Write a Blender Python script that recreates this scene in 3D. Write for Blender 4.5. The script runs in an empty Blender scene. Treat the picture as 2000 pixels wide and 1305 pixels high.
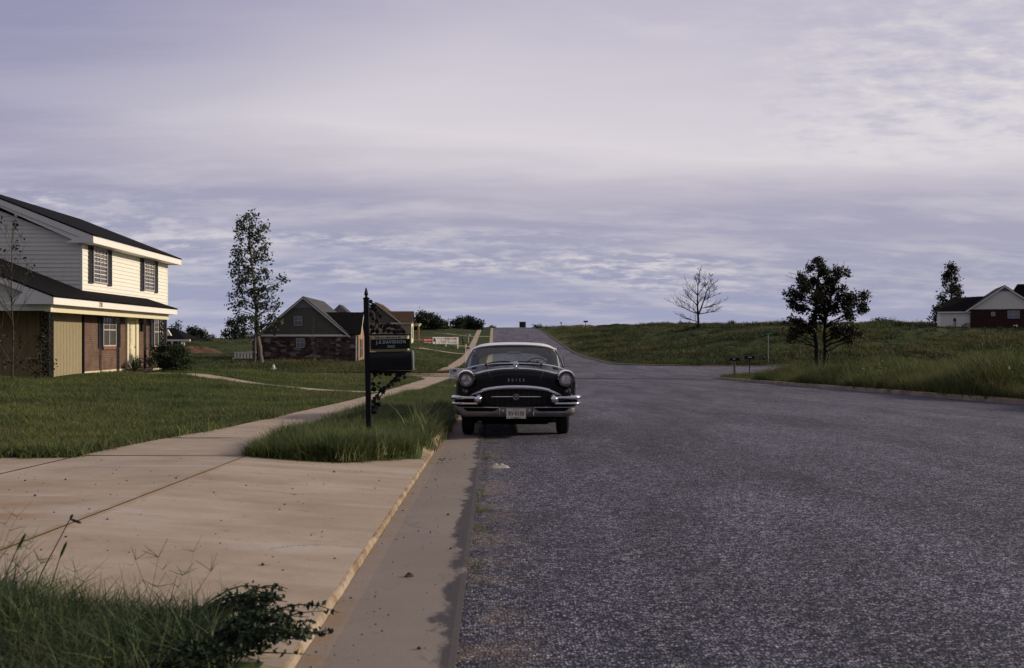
import bpy, bmesh, math, random
import numpy as np
from mathutils import Vector, Matrix

random.seed(7)
RNG = np.random.default_rng(7)
R = math.radians
SC = bpy.context.scene
COL = SC.collection

# ------------------------------------------------------------------ camera
cam_data = bpy.data.cameras.new("camera")
cam = bpy.data.objects.new("camera", cam_data)
COL.objects.link(cam)
cam.location = (0, 0, 1.2)
cam.rotation_euler = (R(90), 0, 0)
cam_data.sensor_width = 36
cam_data.lens = 36
cam_data.shift_y = 0.00625
cam_data.clip_start = 0.05
cam_data.clip_end = 9000
cam_data.dof.use_dof = True
cam_data.dof.focus_distance = 16.5
cam_data.dof.aperture_fstop = 5.0
SC.camera = cam

# ------------------------------------------------------------------ light
SUN_EL, SUN_AZ = 20.0, 86.5          # azimuth measured from +Y towards +X
SUN_STRENGTH = 3.3
sun_data = bpy.data.lights.new("sun", 'SUN')
sun_data.energy = SUN_STRENGTH
sun_data.angle = R(2.0)
sun_data.color = (1.0, 0.86, 0.66)
sun = bpy.data.objects.new("sun", sun_data)
COL.objects.link(sun)
sdir = Vector((math.cos(R(SUN_EL)) * math.sin(R(SUN_AZ)), math.cos(R(SUN_EL)) * math.cos(R(SUN_AZ)), math.sin(R(SUN_EL))))
sun.rotation_euler = (-sdir).to_track_quat('-Z', 'Y').to_euler()

SC.view_settings.view_transform = 'Standard'
SC.view_settings.look = 'None'
SC.view_settings.gamma = 1.0
SC.view_settings.exposure = 0.14
SC.cycles.max_bounces = 6
SC.cycles.transparent_max_bounces = 12
SC.cycles.caustics_reflective = False
SC.cycles.caustics_refractive = False

# ------------------------------------------------------------------ node helpers
def nd(nt, typ, **kw):
    n = nt.nodes.new(typ)
    for k, v in kw.items():
        setattr(n, k, v)
    return n

def lk(nt, a, b):
    nt.links.new(a, b)

def setin(nt, node, key, val):
    if hasattr(val, 'is_output') and val.is_output:
        lk(nt, val, node.inputs[key])
    else:
        node.inputs[key].default_value = val

def mth(nt, op, a, b=None, c=None, clamp=False):
    n = nd(nt, 'ShaderNodeMath', operation=op)
    n.use_clamp = clamp
    setin(nt, n, 0, a)
    if b is not None: setin(nt, n, 1, b)
    if c is not None: setin(nt, n, 2, c)
    return n.outputs[0]

def maprange(nt, v, a, b, c=0.0, d=1.0, smooth=True):
    n = nd(nt, 'ShaderNodeMapRange')
    n.interpolation_type = 'SMOOTHSTEP' if smooth else 'LINEAR'
    n.clamp = True
    for i, x in enumerate((v, a, b, c, d)):
        setin(nt, n, i, x)
    return n.outputs[0]

def mixc(nt, fac, a, b, mode='MIX'):
    n = nd(nt, 'ShaderNodeMix', data_type='RGBA', blend_type=mode)
    setin(nt, n, 0, fac)
    for i, x in ((6, a), (7, b)):
        if isinstance(x, (tuple, list)):
            x = (x[0], x[1], x[2], 1.0)
        setin(nt, n, i, x)
    return n.outputs[2]

def ramp(nt, v, stops, interp='LINEAR'):
    n = nd(nt, 'ShaderNodeValToRGB')
    cr = n.color_ramp
    cr.interpolation = interp
    while len(cr.elements) < len(stops):
        cr.elements.new(0.5)
    for e, (p, c) in zip(cr.elements, stops):
        e.position = p
        e.color = (c[0], c[1], c[2], 1.0) if isinstance(c, (tuple, list)) else (c, c, c, 1.0)
    setin(nt, n, 0, v)
    return n.outputs[0]

def noise(nt, vec, scale, detail=4, rough=0.55, out=0):
    n = nd(nt, 'ShaderNodeTexNoise')
    n.inputs['Scale'].default_value = scale
    n.inputs['Detail'].default_value = detail
    n.inputs['Roughness'].default_value = rough
    if vec is not None: lk(nt, vec, n.inputs['Vector'])
    return n.outputs[out]

def scalevec(nt, vec, s, rot=(0, 0, 0), loc=(0, 0, 0)):
    n = nd(nt, 'ShaderNodeMapping')
    n.inputs['Scale'].default_value = s
    n.inputs['Rotation'].default_value = rot
    n.inputs['Location'].default_value = loc
    lk(nt, vec, n.inputs['Vector'])
    return n.outputs[0]

# ------------------------------------------------------------------ sky
def make_world():
    w = bpy.data.worlds.new("World")
    SC.world = w
    w.use_nodes = True
    nt = w.node_tree
    nt.nodes.clear()
    out = nd(nt, 'ShaderNodeOutputWorld')
    bg = nd(nt, 'ShaderNodeBackground')
    bg.inputs['Strength'].default_value = 0.1
    lk(nt, bg.outputs[0], out.inputs[0])
    sky = nd(nt, 'ShaderNodeTexSky', sky_type='NISHITA')
    sky.sun_disc = False
    sky.sun_elevation = R(SUN_EL)
    sky.sun_rotation = R(SUN_AZ)
    tc = nd(nt, 'ShaderNodeTexCoord')
    gen = tc.outputs['Generated']
    sep = nd(nt, 'ShaderNodeSeparateXYZ')
    lk(nt, gen, sep.inputs[0])
    x, y, z = sep.outputs
    zc = mth(nt, 'MAXIMUM', z, 0.0)
    den = mth(nt, 'ADD', zc, 0.07)
    px = mth(nt, 'DIVIDE', x, den)
    py = mth(nt, 'DIVIDE', y, den)
    cmb = nd(nt, 'ShaderNodeCombineXYZ')
    lk(nt, px, cmb.inputs[0]); lk(nt, py, cmb.inputs[1])
    pl = cmb.outputs[0]
    big = noise(nt, scalevec(nt, pl, (0.55, 0.75, 1), (0, 0, R(14)), (3.1, 1.7, 0)), 1.0, 5, 0.55)
    mid = noise(nt, scalevec(nt, pl, (0.5, 1.9, 1), (0, 0, R(-9)), (7.3, 4.1, 0)), 1.1, 6, 0.6)
    den2 = mth(nt, 'ADD', zc, 0.20)
    cm2 = nd(nt, 'ShaderNodeCombineXYZ')
    lk(nt, mth(nt, 'DIVIDE', x, den2), cm2.inputs[0]); lk(nt, mth(nt, 'DIVIDE', y, den2), cm2.inputs[1])
    pl2 = cm2.outputs[0]
    # elevation ramp, pushed about by the cloud noise
    t = mth(nt, 'ADD', zc, mth(nt, 'MULTIPLY', mth(nt, 'SUBTRACT', big, 0.5), 0.075))
    t = mth(nt, 'ADD', t, mth(nt, 'MULTIPLY', mth(nt, 'SUBTRACT', mid, 0.5), 0.035))
    t = mth(nt, 'ADD', t, mth(nt, 'MULTIPLY', x, 0.05))
    tt = mth(nt, 'DIVIDE', t, 0.45)
    base = ramp(nt, tt, [
        (0.00, (0.335, 0.365, 0.54)), (0.05, (0.305, 0.335, 0.515)), (0.13, (0.285, 0.305, 0.475)),
        (0.20, (0.31, 0.32, 0.465)), (0.27, (0.335, 0.33, 0.465)), (0.365, (0.51, 0.485, 0.58)),
        (0.43, (0.65, 0.625, 0.69)), (0.52, (0.58, 0.56, 0.65)), (0.66, (0.49, 0.47, 0.59)),
        (0.80, (0.47, 0.455, 0.575)), (1.0, (0.42, 0.415, 0.54))])
    # streaky brightness
    st = noise(nt, scalevec(nt, pl2, (0.8, 1.9, 1), (0, 0, R(-14)), (1.3, 9.1, 0)), 2.6, 8, 0.6)
    base = mixc(nt, maprange(nt, st, 0.42, 0.72, 0, 0.5), base, (0.60, 0.58, 0.66))
    # violet darker zone, upper left
    lef = mth(nt, 'MULTIPLY', maprange(nt, mth(nt, 'SUBTRACT', mth(nt, 'MULTIPLY', zc, 1.5), x), 0.42, 0.85), maprange(nt, zc, 0.08, 0.20))
    lef = mth(nt, 'MULTIPLY', lef, maprange(nt, mid, 0.25, 0.65, 1.0, 0.75))
    base = mixc(nt, mth(nt, 'MULTIPLY', lef, 0.9), base, (0.20, 0.205, 0.38))
    # rippled high cloud: low band and upper right patch
    rip = noise(nt, scalevec(nt, pl2, (1.0, 1.35, 1), (0, 0, R(-10))), 8.5, 7, 0.62)
    wob = noise(nt, scalevec(nt, pl, (0.35, 0.9, 1), (0, 0, 0), (2.0, 5.0, 0)), 1.0, 3)
    band = mth(nt, 'MULTIPLY', maprange(nt, t, 0.035, 0.07), maprange(nt, t, 0.088, 0.118, 1, 0))
    band = mth(nt, 'MULTIPLY', band, maprange(nt, wob, 0.34, 0.56))
    band = mth(nt, 'MULTIPLY', band, maprange(nt, x, 0.12, 0.34, 1, 0.25))
    base = mixc(nt, mth(nt, 'MULTIPLY', band, maprange(nt, rip, 0.42, 0.64, 0, 0.9)), base, (0.60, 0.58, 0.66))
    rip2 = noise(nt, scalevec(nt, pl2, (1.0, 1.5, 1), (0, 0, R(24))), 10.0, 6, 0.6)
    reg = mth(nt, 'MULTIPLY', maprange(nt, x, 0.16, 0.36), maprange(nt, zc, 0.14, 0.2))
    reg = mth(nt, 'MULTIPLY', reg, maprange(nt, zc, 0.24, 0.34, 1, 0.15))
    base = mixc(nt, mth(nt, 'MULTIPLY', reg, maprange(nt, rip2, 0.46, 0.68, 0, 0.75)), base, (0.68, 0.67, 0.70))
    base = mixc(nt, mth(nt, 'MULTIPLY', reg, maprange(nt, rip2, 0.36, 0.5, 0.4, 0.0)), base, (0.36, 0.38, 0.53))
    # overhead and behind, out of view: sky dimmed to tune the ambient light
    hi = maprange(nt, zc, 0.36, 0.75)
    base = mixc(nt, hi, base, (0.40, 0.38, 0.47))
    back = maprange(nt, y, -0.35, 0.45, 0.62, 1.0)
    scl = mth(nt, 'MULTIPLY', back, 10.0)
    base = mixc(nt, 1.0, base, (1.035, 1.0, 0.95), 'MULTIPLY')
    vm = nd(nt, 'ShaderNodeVectorMath', operation='SCALE')
    lk(nt, base, vm.inputs[0]); lk(nt, scl, vm.inputs['Scale'])
    fin = mixc(nt, 0.93, sky.outputs[0], vm.outputs[0])
    lk(nt, fin, bg.inputs['Color'])
make_world()

# ------------------------------------------------------------------ materials
MATS = {}
def pbr(name, rough=0.8, metallic=0.0, spec=0.3):
    m = bpy.data.materials.new(name)
    m.use_nodes = True
    nt = m.node_tree
    b = nt.nodes['Principled BSDF']
    b.inputs['Roughness'].default_value = rough
    b.inputs['Metallic'].default_value = metallic
    b.inputs['Specular IOR Level'].default_value = spec
    MATS[name] = m
    return m, nt, b

def objco(nt):
    return nd(nt, 'ShaderNodeTexCoord').outputs['Object']

def bump(nt, b, h, strength=0.3, dist=0.01):
    n = nd(nt, 'ShaderNodeBump')
    n.inputs['Strength'].default_value = strength
    n.inputs['Distance'].default_value = dist
    lk(nt, h, n.inputs['Height'])
    lk(nt, n.outputs[0], b.inputs['Normal'])

def simple(name, c, rough=0.7, metallic=0.0, spec=0.3, var=0.25, scale=6.0, bstr=0.0, c2=None, coat=0.0):
    m, nt, b = pbr(name, rough, metallic, spec)
    co = objco(nt)
    n = noise(nt, co, scale, 6, 0.6)
    c2 = c2 or tuple(x * (1 - var) for x in c)
    lk(nt, ramp(nt, n, [(0.3, c2), (0.7, c)]), b.inputs['Base Color'])
    if bstr: bump(nt, b, n, bstr, 0.01)
    if coat:
        b.inputs['Coat Weight'].default_value = coat
        b.inputs['Coat Roughness'].default_value = 0.06
    return m

def uv_of_road(nt):
    """u = X + 0.018 Y, the distance across the street"""
    sp = nd(nt, 'ShaderNodeSeparateXYZ')
    co = objco(nt)
    lk(nt, co, sp.inputs[0])
    u = mth(nt, 'ADD', sp.outputs[0], mth(nt, 'MULTIPLY', sp.outputs[1], 0.018))
    return co, u, sp.outputs[1]

def m_asphalt():
    m, nt, b = pbr('asphalt', 0.9, 0, 0.25)
    co, u, v = uv_of_road(nt)
    vo = nd(nt, 'ShaderNodeTexVoronoi'); vo.inputs['Scale'].default_value = 70
    wv = nd(nt, 'ShaderNodeVectorMath', operation='ADD')
    lk(nt, co, wv.inputs[0])
    jn = nd(nt, 'ShaderNodeVectorMath', operation='SCALE'); jn.inputs['Scale'].default_value = 0.02
    lk(nt, noise(nt, co, 30, 2, 0.5, out=1), jn.inputs[0]); lk(nt, jn.outputs[0], wv.inputs[1])
    lk(nt, wv.outputs[0], vo.inputs['Vector'])
    sp = nd(nt, 'ShaderNodeSeparateColor'); lk(nt, vo.outputs['Color'], sp.inputs[0])
    stone = ramp(nt, sp.outputs[0], [(0.0, (0.015, 0.016, 0.034)), (0.36, (0.062, 0.062, 0.105)), (0.60, (0.175, 0.170, 0.232)), (0.85, (0.305, 0.29, 0.355)), (1.0, (0.42, 0.395, 0.43))])
    gap = maprange(nt, vo.outputs['Distance'], 0.32, 0.66, 1.45, 0.34)
    gv = nd(nt, 'ShaderNodeVectorMath', operation='SCALE'); lk(nt, stone, gv.inputs[0]); lk(nt, gap, gv.inputs['Scale'])
    stone = gv.outputs[0]
    clump = noise(nt, co, 9.0, 5, 0.7)
    stone = mixc(nt, maprange(nt, clump, 0.34, 0.60, 0.6, 0.0), stone, (0.026, 0.027, 0.046))
    worn = noise(nt, scalevec(nt, co, (0.5, 0.09, 1), (0, 0, R(-4))), 1.0, 6, 0.6)
    dk = maprange(nt, worn, 0.3, 0.72, 0.68, 1.28)
    tr = noise(nt, scalevec(nt, co, (1.4, 0.35, 1), (0, 0, R(18))), 1.2, 4, 0.6)
    dk = mth(nt, 'MULTIPLY', dk, maprange(nt, tr, 0.3, 0.7, 0.8, 1.15))
    vm = nd(nt, 'ShaderNodeVectorMath', operation='SCALE'); lk(nt, stone, vm.inputs[0]); lk(nt, dk, vm.inputs['Scale'])
    # tar bleeding through in soft patches, and worn wheel tracks along the street
    tar = noise(nt, scalevec(nt, co, (0.9, 1.5, 1), (0, 0, R(25)), (4, 1, 0)), 0.8, 6, 0.68)
    dk = mth(nt, 'MULTIPLY', dk, maprange(nt, tar, 0.54, 0.68, 1.0, 0.62))
    trk = mth(nt, 'SINE', mth(nt, 'ADD', mth(nt, 'MULTIPLY', u, 3.3), mth(nt, 'MULTIPLY', worn, 2.0)))
    dk = mth(nt, 'MULTIPLY', dk, maprange(nt, trk, -0.6, 1.0, 0.93, 1.12))
    # loose pale grit and clay along the gutter joint
    en = noise(nt, co, 2.2, 4, 0.65)
    edge = mth(nt, 'MULTIPLY', maprange(nt, u, -0.12, 0.35, 1, 0), maprange(nt, en, 0.42, 0.62, 0, 0.75))
    col = mixc(nt, edge, vm.outputs[0], mixc(nt, 0.45, (0.23, 0.17, 0.10), stone))
    lk(nt, col, b.inputs['Base Color'])
    h = mth(nt, 'SUBTRACT', sp.outputs[1], vo.outputs['Distance'])
    bump(nt, b, h, 0.9, 0.014)
    return m

def m_concrete(name, kind):
    m, nt, b = pbr(name, 0.9, 0, 0.2)
    co, u, v = uv_of_road(nt)
    big = noise(nt, co, 0.9, 6, 0.62)
    fine = noise(nt, co, 90, 3, 0.7)
    streak = noise(nt, scalevec(nt, co, (0.35, 3.2, 1), (0, 0, R(3))), 1.6, 6, 0.6)
    c = ramp(nt, big, [(0.25, (0.265, 0.205, 0.150)), (0.5, (0.395, 0.322, 0.25)), (0.75, (0.475, 0.40, 0.33))])
    c = mixc(nt, maprange(nt, streak, 0.4, 0.7, 0, 0.45), c, (0.32, 0.245, 0.185))
    if kind != 'kerb':
        spot = noise(nt, co, 7.0, 6, 0.75)
        c = mixc(nt, maprange(nt, spot, 0.56, 0.72, 0, 0.45), c, (0.19, 0.135, 0.09))
        crk = nd(nt, 'ShaderNodeTexVoronoi', feature='DISTANCE_TO_EDGE'); crk.inputs['Scale'].default_value = 0.42
        wv = nd(nt, 'ShaderNodeVectorMath', operation='ADD'); lk(nt, co, wv.inputs[0])
        sv = nd(nt, 'ShaderNodeVectorMath', operation='SCALE'); sv.inputs['Scale'].default_value = 0.5
        lk(nt, noise(nt, co, 2.2, 5, 0.65, out=1), sv.inputs[0]); lk(nt, sv.outputs[0], wv.inputs[1]); lk(nt, wv.outputs[0], crk.inputs['Vector'])
        c = mixc(nt, mth(nt, 'MULTIPLY', maprange(nt, crk.outputs['Distance'], 0.0, 0.006, 0.7, 0), maprange(nt, big, 0.5, 0.6)), c, (0.10, 0.075, 0.055))
    if kind == 'drive':
        blu = noise(nt, scalevec(nt, co, (0.25, 2.0, 1), (0, 0, 0), (5, 2, 0)), 1.0, 4, 0.6)
        c = mixc(nt, maprange(nt, blu, 0.5, 0.7, 0, 0.45), c, (0.47, 0.445, 0.44))
        wn = noise(nt, co, 5, 5, 0.7)
        uu = mth(nt, 'ADD', u, mth(nt, 'MULTIPLY', mth(nt, 'SUBTRACT', wn, 0.5), 0.16))
        d = mth(nt, 'ABSOLUTE', mth(nt, 'ADD', uu, 2.7))
        seam = maprange(nt, d, 0.02, 0.085, 1, 0)
        seam = mth(nt, 'MULTIPLY', seam, maprange(nt, noise(nt, co, 3, 4, 0.7), 0.34, 0.6, 0.1, 0.85))
        c = mixc(nt, seam, c, (0.33, 0.235, 0.14))
        # clay washed over the slab by the pavement
        cl = mth(nt, 'MULTIPLY', maprange(nt, u, -2.75, -3.2, 0, 1), maprange(nt, v, 9.5, 6.0, 0, 1))
        cl = mth(nt, 'MULTIPLY', cl, maprange(nt, noise(nt, scalevec(nt, co, (0.8, 2.2, 1)), 1.5, 6, 0.65), 0.42, 0.62, 0, 0.9))
        c = mixc(nt, cl, c, (0.30, 0.18, 0.09))
    if kind == 'gutter':
        wn = noise(nt, scalevec(nt, co, (1, 0.5, 1)), 3.5, 6, 0.7)
        e = mth(nt, 'ADD', u, mth(nt, 'MULTIPLY', mth(nt, 'SUBTRACT', wn, 0.5), 0.42))
        tar = maprange(nt, e, -0.27, -0.215, 0, 0.88)
        c = mixc(nt, 0.72, c, (0.185, 0.165, 0.158))
        c = mixc(nt, tar, c, (0.035, 0.036, 0.047))
        silt = mth(nt, 'MULTIPLY', maprange(nt, mth(nt, 'ADD', u, mth(nt, 'MULTIPLY', wn, 0.2)), -0.52, -0.66, 0, 1), maprange(nt, noise(nt, co, 4, 5, 0.7), 0.4, 0.65, 0, 0.75))
        c = mixc(nt, silt, c, (0.25, 0.165, 0.085))
    if kind == 'kerb':
        c = mixc(nt, maprange(nt, noise(nt, co, 5.5, 6, 0.7), 0.36, 0.60, 1.0, 0.15), c, (0.20, 0.135, 0.075))
    if kind == 'kerbfar':
        c = mixc(nt, maprange(nt, noise(nt, co, 1.2, 5, 0.65), 0.3, 0.7, 0.75, 0.2), c, (0.12, 0.105, 0.062))
    c = mixc(nt, maprange(nt, fine, 0.45, 0.75, 0, 0.35), c, (0.14, 0.11, 0.09))
    broom = noise(nt, scalevec(nt, co, (6, 260, 1)), 1.0, 2, 0.5)
    c = mixc(nt, maprange(nt, broom, 0.5, 0.75, 0, 0.16), c, (0.16, 0.125, 0.10))
    lk(nt, c, b.inputs['Base Color'])
    bump(nt, b, mth(nt, 'ADD', fine, broom), 0.4, 0.004)
    return m

def m_soil():
    m, nt, b = pbr('turf_soil', 1.0, 0, 0.05)
    co = objco(nt)
    n1 = noise(nt, co, 0.06, 7, 0.6)
    n2 = noise(nt, co, 2.5, 6, 0.7)
    c = ramp(nt, n1, [(0.3, (0.022, 0.042, 0.016)), (0.5, (0.045, 0.068, 0.024)), (0.66, (0.10, 0.098, 0.038)), (0.76, (0.04, 0.06, 0.02))])
    c = mixc(nt, maprange(nt, n2, 0.4, 0.7, 0, 0.6), c, (0.055, 0.045, 0.025))
    lk(nt, c, b.inputs['Base Color'])
    bump(nt, b, n2, 0.8, 0.05)
    return m

def m_leaf(name, dark, light, dry=None, nscale=0.35, trans=0.35, rough=0.55, dryamt=0.3):
    """foliage: patches by world position, spread by instance and by leaf"""
    m = bpy.data.materials.new(name)
    m.use_nodes = True
    nt = m.node_tree
    nt.nodes.clear()
    out = nd(nt, 'ShaderNodeOutputMaterial')
    geo = nd(nt, 'ShaderNodeNewGeometry')
    oi = nd(nt, 'ShaderNodeObjectInfo')
    n1 = noise(nt, geo.outputs['Position'], nscale, 5, 0.65)
    r = mth(nt, 'ADD', mth(nt, 'MULTIPLY', n1, 0.75), mth(nt, 'MULTIPLY', oi.outputs['Random'], 0.15))
    r = mth(nt, 'ADD', r, mth(nt, 'MULTIPLY', geo.outputs['Random Per Island'], 0.22))
    c = ramp(nt, r, [(0.40, dark), (0.72, light)])
    if dry:
        n2 = noise(nt, geo.outputs['Position'], nscale * 0.4, 5, 0.6)
        k = mth(nt, 'ADD', mth(nt, 'MULTIPLY', n2, 0.8), mth(nt, 'MULTIPLY', geo.outputs['Random Per Island'], 0.3))
        c = mixc(nt, maprange(nt, k, 0.52, 0.72, 0, min(1.0, dryamt * 2.6)), c, dry)
    d = nd(nt, 'ShaderNodeBsdfPrincipled')
    d.inputs['Roughness'].default_value = rough
    d.inputs['Specular IOR Level'].default_value = 0.25
    lk(nt, c, d.inputs['Base Color'])
    tr = nd(nt, 'ShaderNodeBsdfTranslucent')
    lk(nt, c, tr.inputs['Color'])
    mx = nd(nt, 'ShaderNodeMixShader')
    mx.inputs[0].default_value = trans
    lk(nt, d.outputs[0], mx.inputs[1]); lk(nt, tr.outputs[0], mx.inputs[2])
    lk(nt, mx.outputs[0], out.inputs[0])
    MATS[name] = m
    return m

def m_brick(name, axis, c1, c2, mortar, bw=0.21, bh=0.075, var=0.5):
    m, nt, b = pbr(name, 0.9, 0, 0.15)
    co = objco(nt)
    sp = nd(nt, 'ShaderNodeSeparateXYZ'); lk(nt, co, sp.inputs[0])
    cb = nd(nt, 'ShaderNodeCombineXYZ')
    lk(nt, sp.outputs[1 if axis == 'x' else 0], cb.inputs[0]); lk(nt, sp.outputs[2], cb.inputs[1])
    br = nd(nt, 'ShaderNodeTexBrick')
    lk(nt, cb.outputs[0], br.inputs['Vector'])
    br.inputs['Scale'].default_value = 1.0
    br.inputs['Brick Width'].default_value = bw
    br.inputs['Row Height'].default_value = bh
    br.inputs['Mortar Size'].default_value = 0.008
    br.inputs['Color1'].default_value = (*c1, 1); br.inputs['Color2'].default_value = (*c2, 1); br.inputs['Mortar'].default_value = (*mortar, 1)
    n = noise(nt, co, 2.0, 5, 0.6)
    c = mixc(nt, maprange(nt, n, 0.35, 0.7, 0, var), br.outputs['Color'], tuple(x * 0.4 for x in c1))
    lk(nt, c, b.inputs['Base Color'])
    bump(nt, b, br.outputs['Fac'], -0.4, 0.01)
    return m

def m_stone(name):
    m, nt, b = pbr(name, 0.9, 0, 0.15)
    co = objco(nt)
    vo = nd(nt, 'ShaderNodeTexVoronoi'); vo.inputs['Scale'].default_value = 1.0
    lk(nt, scalevec(nt, co, (1.9, 1.9, 4.2)), vo.inputs['Vector'])
    sp = nd(nt, 'ShaderNodeSeparateColor'); lk(nt, vo.outputs['Color'], sp.inputs[0])
    c = ramp(nt, sp.outputs[0], [(0.0, (0.03, 0.022, 0.022)), (0.5, (0.075, 0.05, 0.046)), (0.85, (0.11, 0.078, 0.07)), (1.0, (0.26, 0.21, 0.2))])
    lk(nt, c, b.inputs['Base Color'])
    bump(nt, b, vo.outputs['Distance'], -0.6, 0.04)
    return m

def m_roof(name, c, axis='x'):
    m, nt, b = pbr(name, 0.92, 0, 0.1)
    co = objco(nt)
    sp = nd(nt, 'ShaderNodeSeparateXYZ'); lk(nt, co, sp.inputs[0])
    cb = nd(nt, 'ShaderNodeCombineXYZ')
    lk(nt, sp.outputs[1 if axis == 'x' else 0], cb.inputs[0]); lk(nt, sp.outputs[0 if axis == 'x' else 1], cb.inputs[1])
    br = nd(nt, 'ShaderNodeTexBrick'); lk(nt, cb.outputs[0], br.inputs['Vector'])
    br.inputs['Scale'].default_value = 1.0
    br.inputs['Brick Width'].default_value = 0.3; br.inputs['Row Height'].default_value = 0.14; br.inputs['Mortar Size'].default_value = 0.006
    br.inputs['Color1'].default_value = (*c, 1); br.inputs['Color2'].default_value = (*(x * 0.55 for x in c), 1)
    br.inputs['Mortar'].default_value = (*(x * 0.3 for x in c), 1)
    n = noise(nt, co, 1.2, 5, 0.6)
    lk(nt, mixc(nt, maprange(nt, n, 0.3, 0.7, 0, 0.4), br.outputs['Color'], tuple(x * 0.6 for x in c)), b.inputs['Base Color'])
    bump(nt, b, br.outputs['Fac'], -0.5, 0.01)
    return m

def m_pane(name='window_pane', base=(0.045, 0.042, 0.045), curtain=(0.15, 0.135, 0.13), axis='x', amt=0.75):
    m, nt, b = pbr(name, 0.05, 0, 0.6)
    co = objco(nt)
    sp = nd(nt, 'ShaderNodeSeparateXYZ'); lk(nt, co, sp.inputs[0])
    a = sp.outputs[1 if axis == 'x' else 0]
    s = mth(nt, 'SINE', mth(nt, 'ADD', mth(nt, 'MULTIPLY', a, 42.0), mth(nt, 'MULTIPLY', noise(nt, co, 3, 2), 9.0)))
    lk(nt, mixc(nt, maprange(nt, s, -0.5, 0.9, 0.1, amt), base, curtain), b.inputs['Base Color'])
    return m

def m_glass():
    m = bpy.data.materials.new('car_glass'); m.use_nodes = True
    nt = m.node_tree; nt.nodes.clear()
    out = nd(nt, 'ShaderNodeOutputMaterial')
    fr = nd(nt, 'ShaderNodeFresnel'); fr.inputs['IOR'].default_value = 1.36
    tp = nd(nt, 'ShaderNodeBsdfTransparent'); tp.inputs['Color'].default_value = (0.84, 0.93, 0.91, 1)
    gl = nd(nt, 'ShaderNodeBsdfGlossy'); gl.inputs['Roughness'].default_value = 0.03
    mx = nd(nt, 'ShaderNodeMixShader')
    nz = noise(nt, objco(nt), 7, 5, 0.6)
    lk(nt, mth(nt, 'ADD', mth(nt, 'MULTIPLY', fr.outputs[0], 1.1), mth(nt, 'MULTIPLY', nz, 0.03), clamp=True), mx.inputs[0])
    lk(nt, tp.outputs[0], mx.inputs[1]); lk(nt, gl.outputs[0], mx.inputs[2])
    lk(nt, mx.outputs[0], out.inputs[0])
    MATS['car_glass'] = m
    return m

def m_lens():
    m, nt, b = pbr('lamp_lens', 0.16, 0.35, 0.7)
    co = objco(nt)
    vo = nd(nt, 'ShaderNodeTexVoronoi'); vo.inputs['Scale'].default_value = 1
    lk(nt, scalevec(nt, co, (32, 6, 22)), vo.inputs['Vector'])
    lk(nt, ramp(nt, noise(nt, co, 11, 3), [(0.33, (0.16, 0.16, 0.19)), (0.48, (0.55, 0.54, 0.57)), (0.64, (0.92, 0.90, 0.90))]), b.inputs['Base Color'])
    bump(nt, b, vo.outputs['Distance'], 0.5, 0.02)
    b.inputs['Coat Weight'].default_value = 0.6
    return m

m_asphalt()
m_concrete('concrete_drive', 'drive'); m_concrete('concrete_gutter', 'gutter'); m_concrete('concrete_kerb', 'kerb')
m_concrete('concrete_kerb_far', 'kerbfar'); m_concrete('concrete_walk', 'walk')
m_soil()
m_leaf('lawn_blade', (0.018, 0.040, 0.014), (0.125, 0.17, 0.046), (0.25, 0.22, 0.08), 0.45, 0.3, dryamt=0.2)
m_leaf('verge_blade', (0.020, 0.044, 0.016), (0.15, 0.20, 0.058), (0.24, 0.21, 0.10), 0.8, 0.3, dryamt=0.26)
m_leaf('front_blade', (0.006, 0.022, 0.013), (0.055, 0.105, 0.04), (0.16, 0.15, 0.06), 2.2, 0.22, dryamt=0.15)
m_leaf('weed_blade', (0.006, 0.018, 0.009), (0.105, 0.155, 0.038), (0.18, 0.16, 0.055), 0.42, 0.35, dryamt=0.3)
m_leaf('field_blade', (0.006, 0.016, 0.007), (0.085, 0.12, 0.036), (0.25, 0.20, 0.08), 0.13, 0.3, dryamt=0.26)
m_leaf('weed_leaf', (0.008, 0.018, 0.010), (0.026, 0.045, 0.020), None, 3.0, 0.2)
m_leaf('leaf_weed', (0.008, 0.018, 0.008), (0.075, 0.125, 0.034), (0.09, 0.06, 0.032), 0.35, 0.3, dryamt=0.16)
m_leaf('leaf_field', (0.006, 0.014, 0.007), (0.05, 0.08, 0.028), (0.15, 0.12, 0.05), 0.09, 0.3, dryamt=0.16)
m_leaf('leaf_tall_tree', (0.020, 0.034, 0.018), (0.06, 0.085, 0.04), None, 0.7, 0.25)
m_leaf('leaf_dark', (0.010, 0.014, 0.008), (0.030, 0.036, 0.016), (0.04, 0.03, 0.018), 0.5, 0.2)
m_leaf('leaf_far', (0.012, 0.02, 0.012), (0.03, 0.042, 0.022), None, 0.15, 0.15)
m_leaf('leaf_shrub', (0.012, 0.022, 0.011), (0.038, 0.058, 0.024), None, 1.2, 0.2)
simple('sash_grey', (0.46, 0.44, 0.41), 0.6, var=0.1)
simple('bark_dark', (0.018, 0.015, 0.014), 0.95, var=0.5, scale=9)
simple('earth', (0.12, 0.075, 0.045), 0.95, var=0.5, scale=1.2, bstr=0.6)
simple('bark', (0.085, 0.065, 0.05), 0.95, var=0.5, scale=9, bstr=0.6)
simple('bark_pale', (0.17, 0.14, 0.115), 0.95, var=0.5, scale=9, bstr=0.6)
simple('white_siding', (0.80, 0.78, 0.70), 0.6, var=0.07, scale=2.5)
simple('white_trim', (0.82, 0.80, 0.74), 0.55, var=0.06, scale=3)
simple('cream_trim', (0.72, 0.66, 0.47), 0.6, var=0.06, scale=3)
simple('tan_board', (0.29, 0.24, 0.15), 0.75, var=0.12, scale=3)
simple('tan_dark', (0.30, 0.22, 0.12), 0.8, var=0.2, scale=2)
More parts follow.
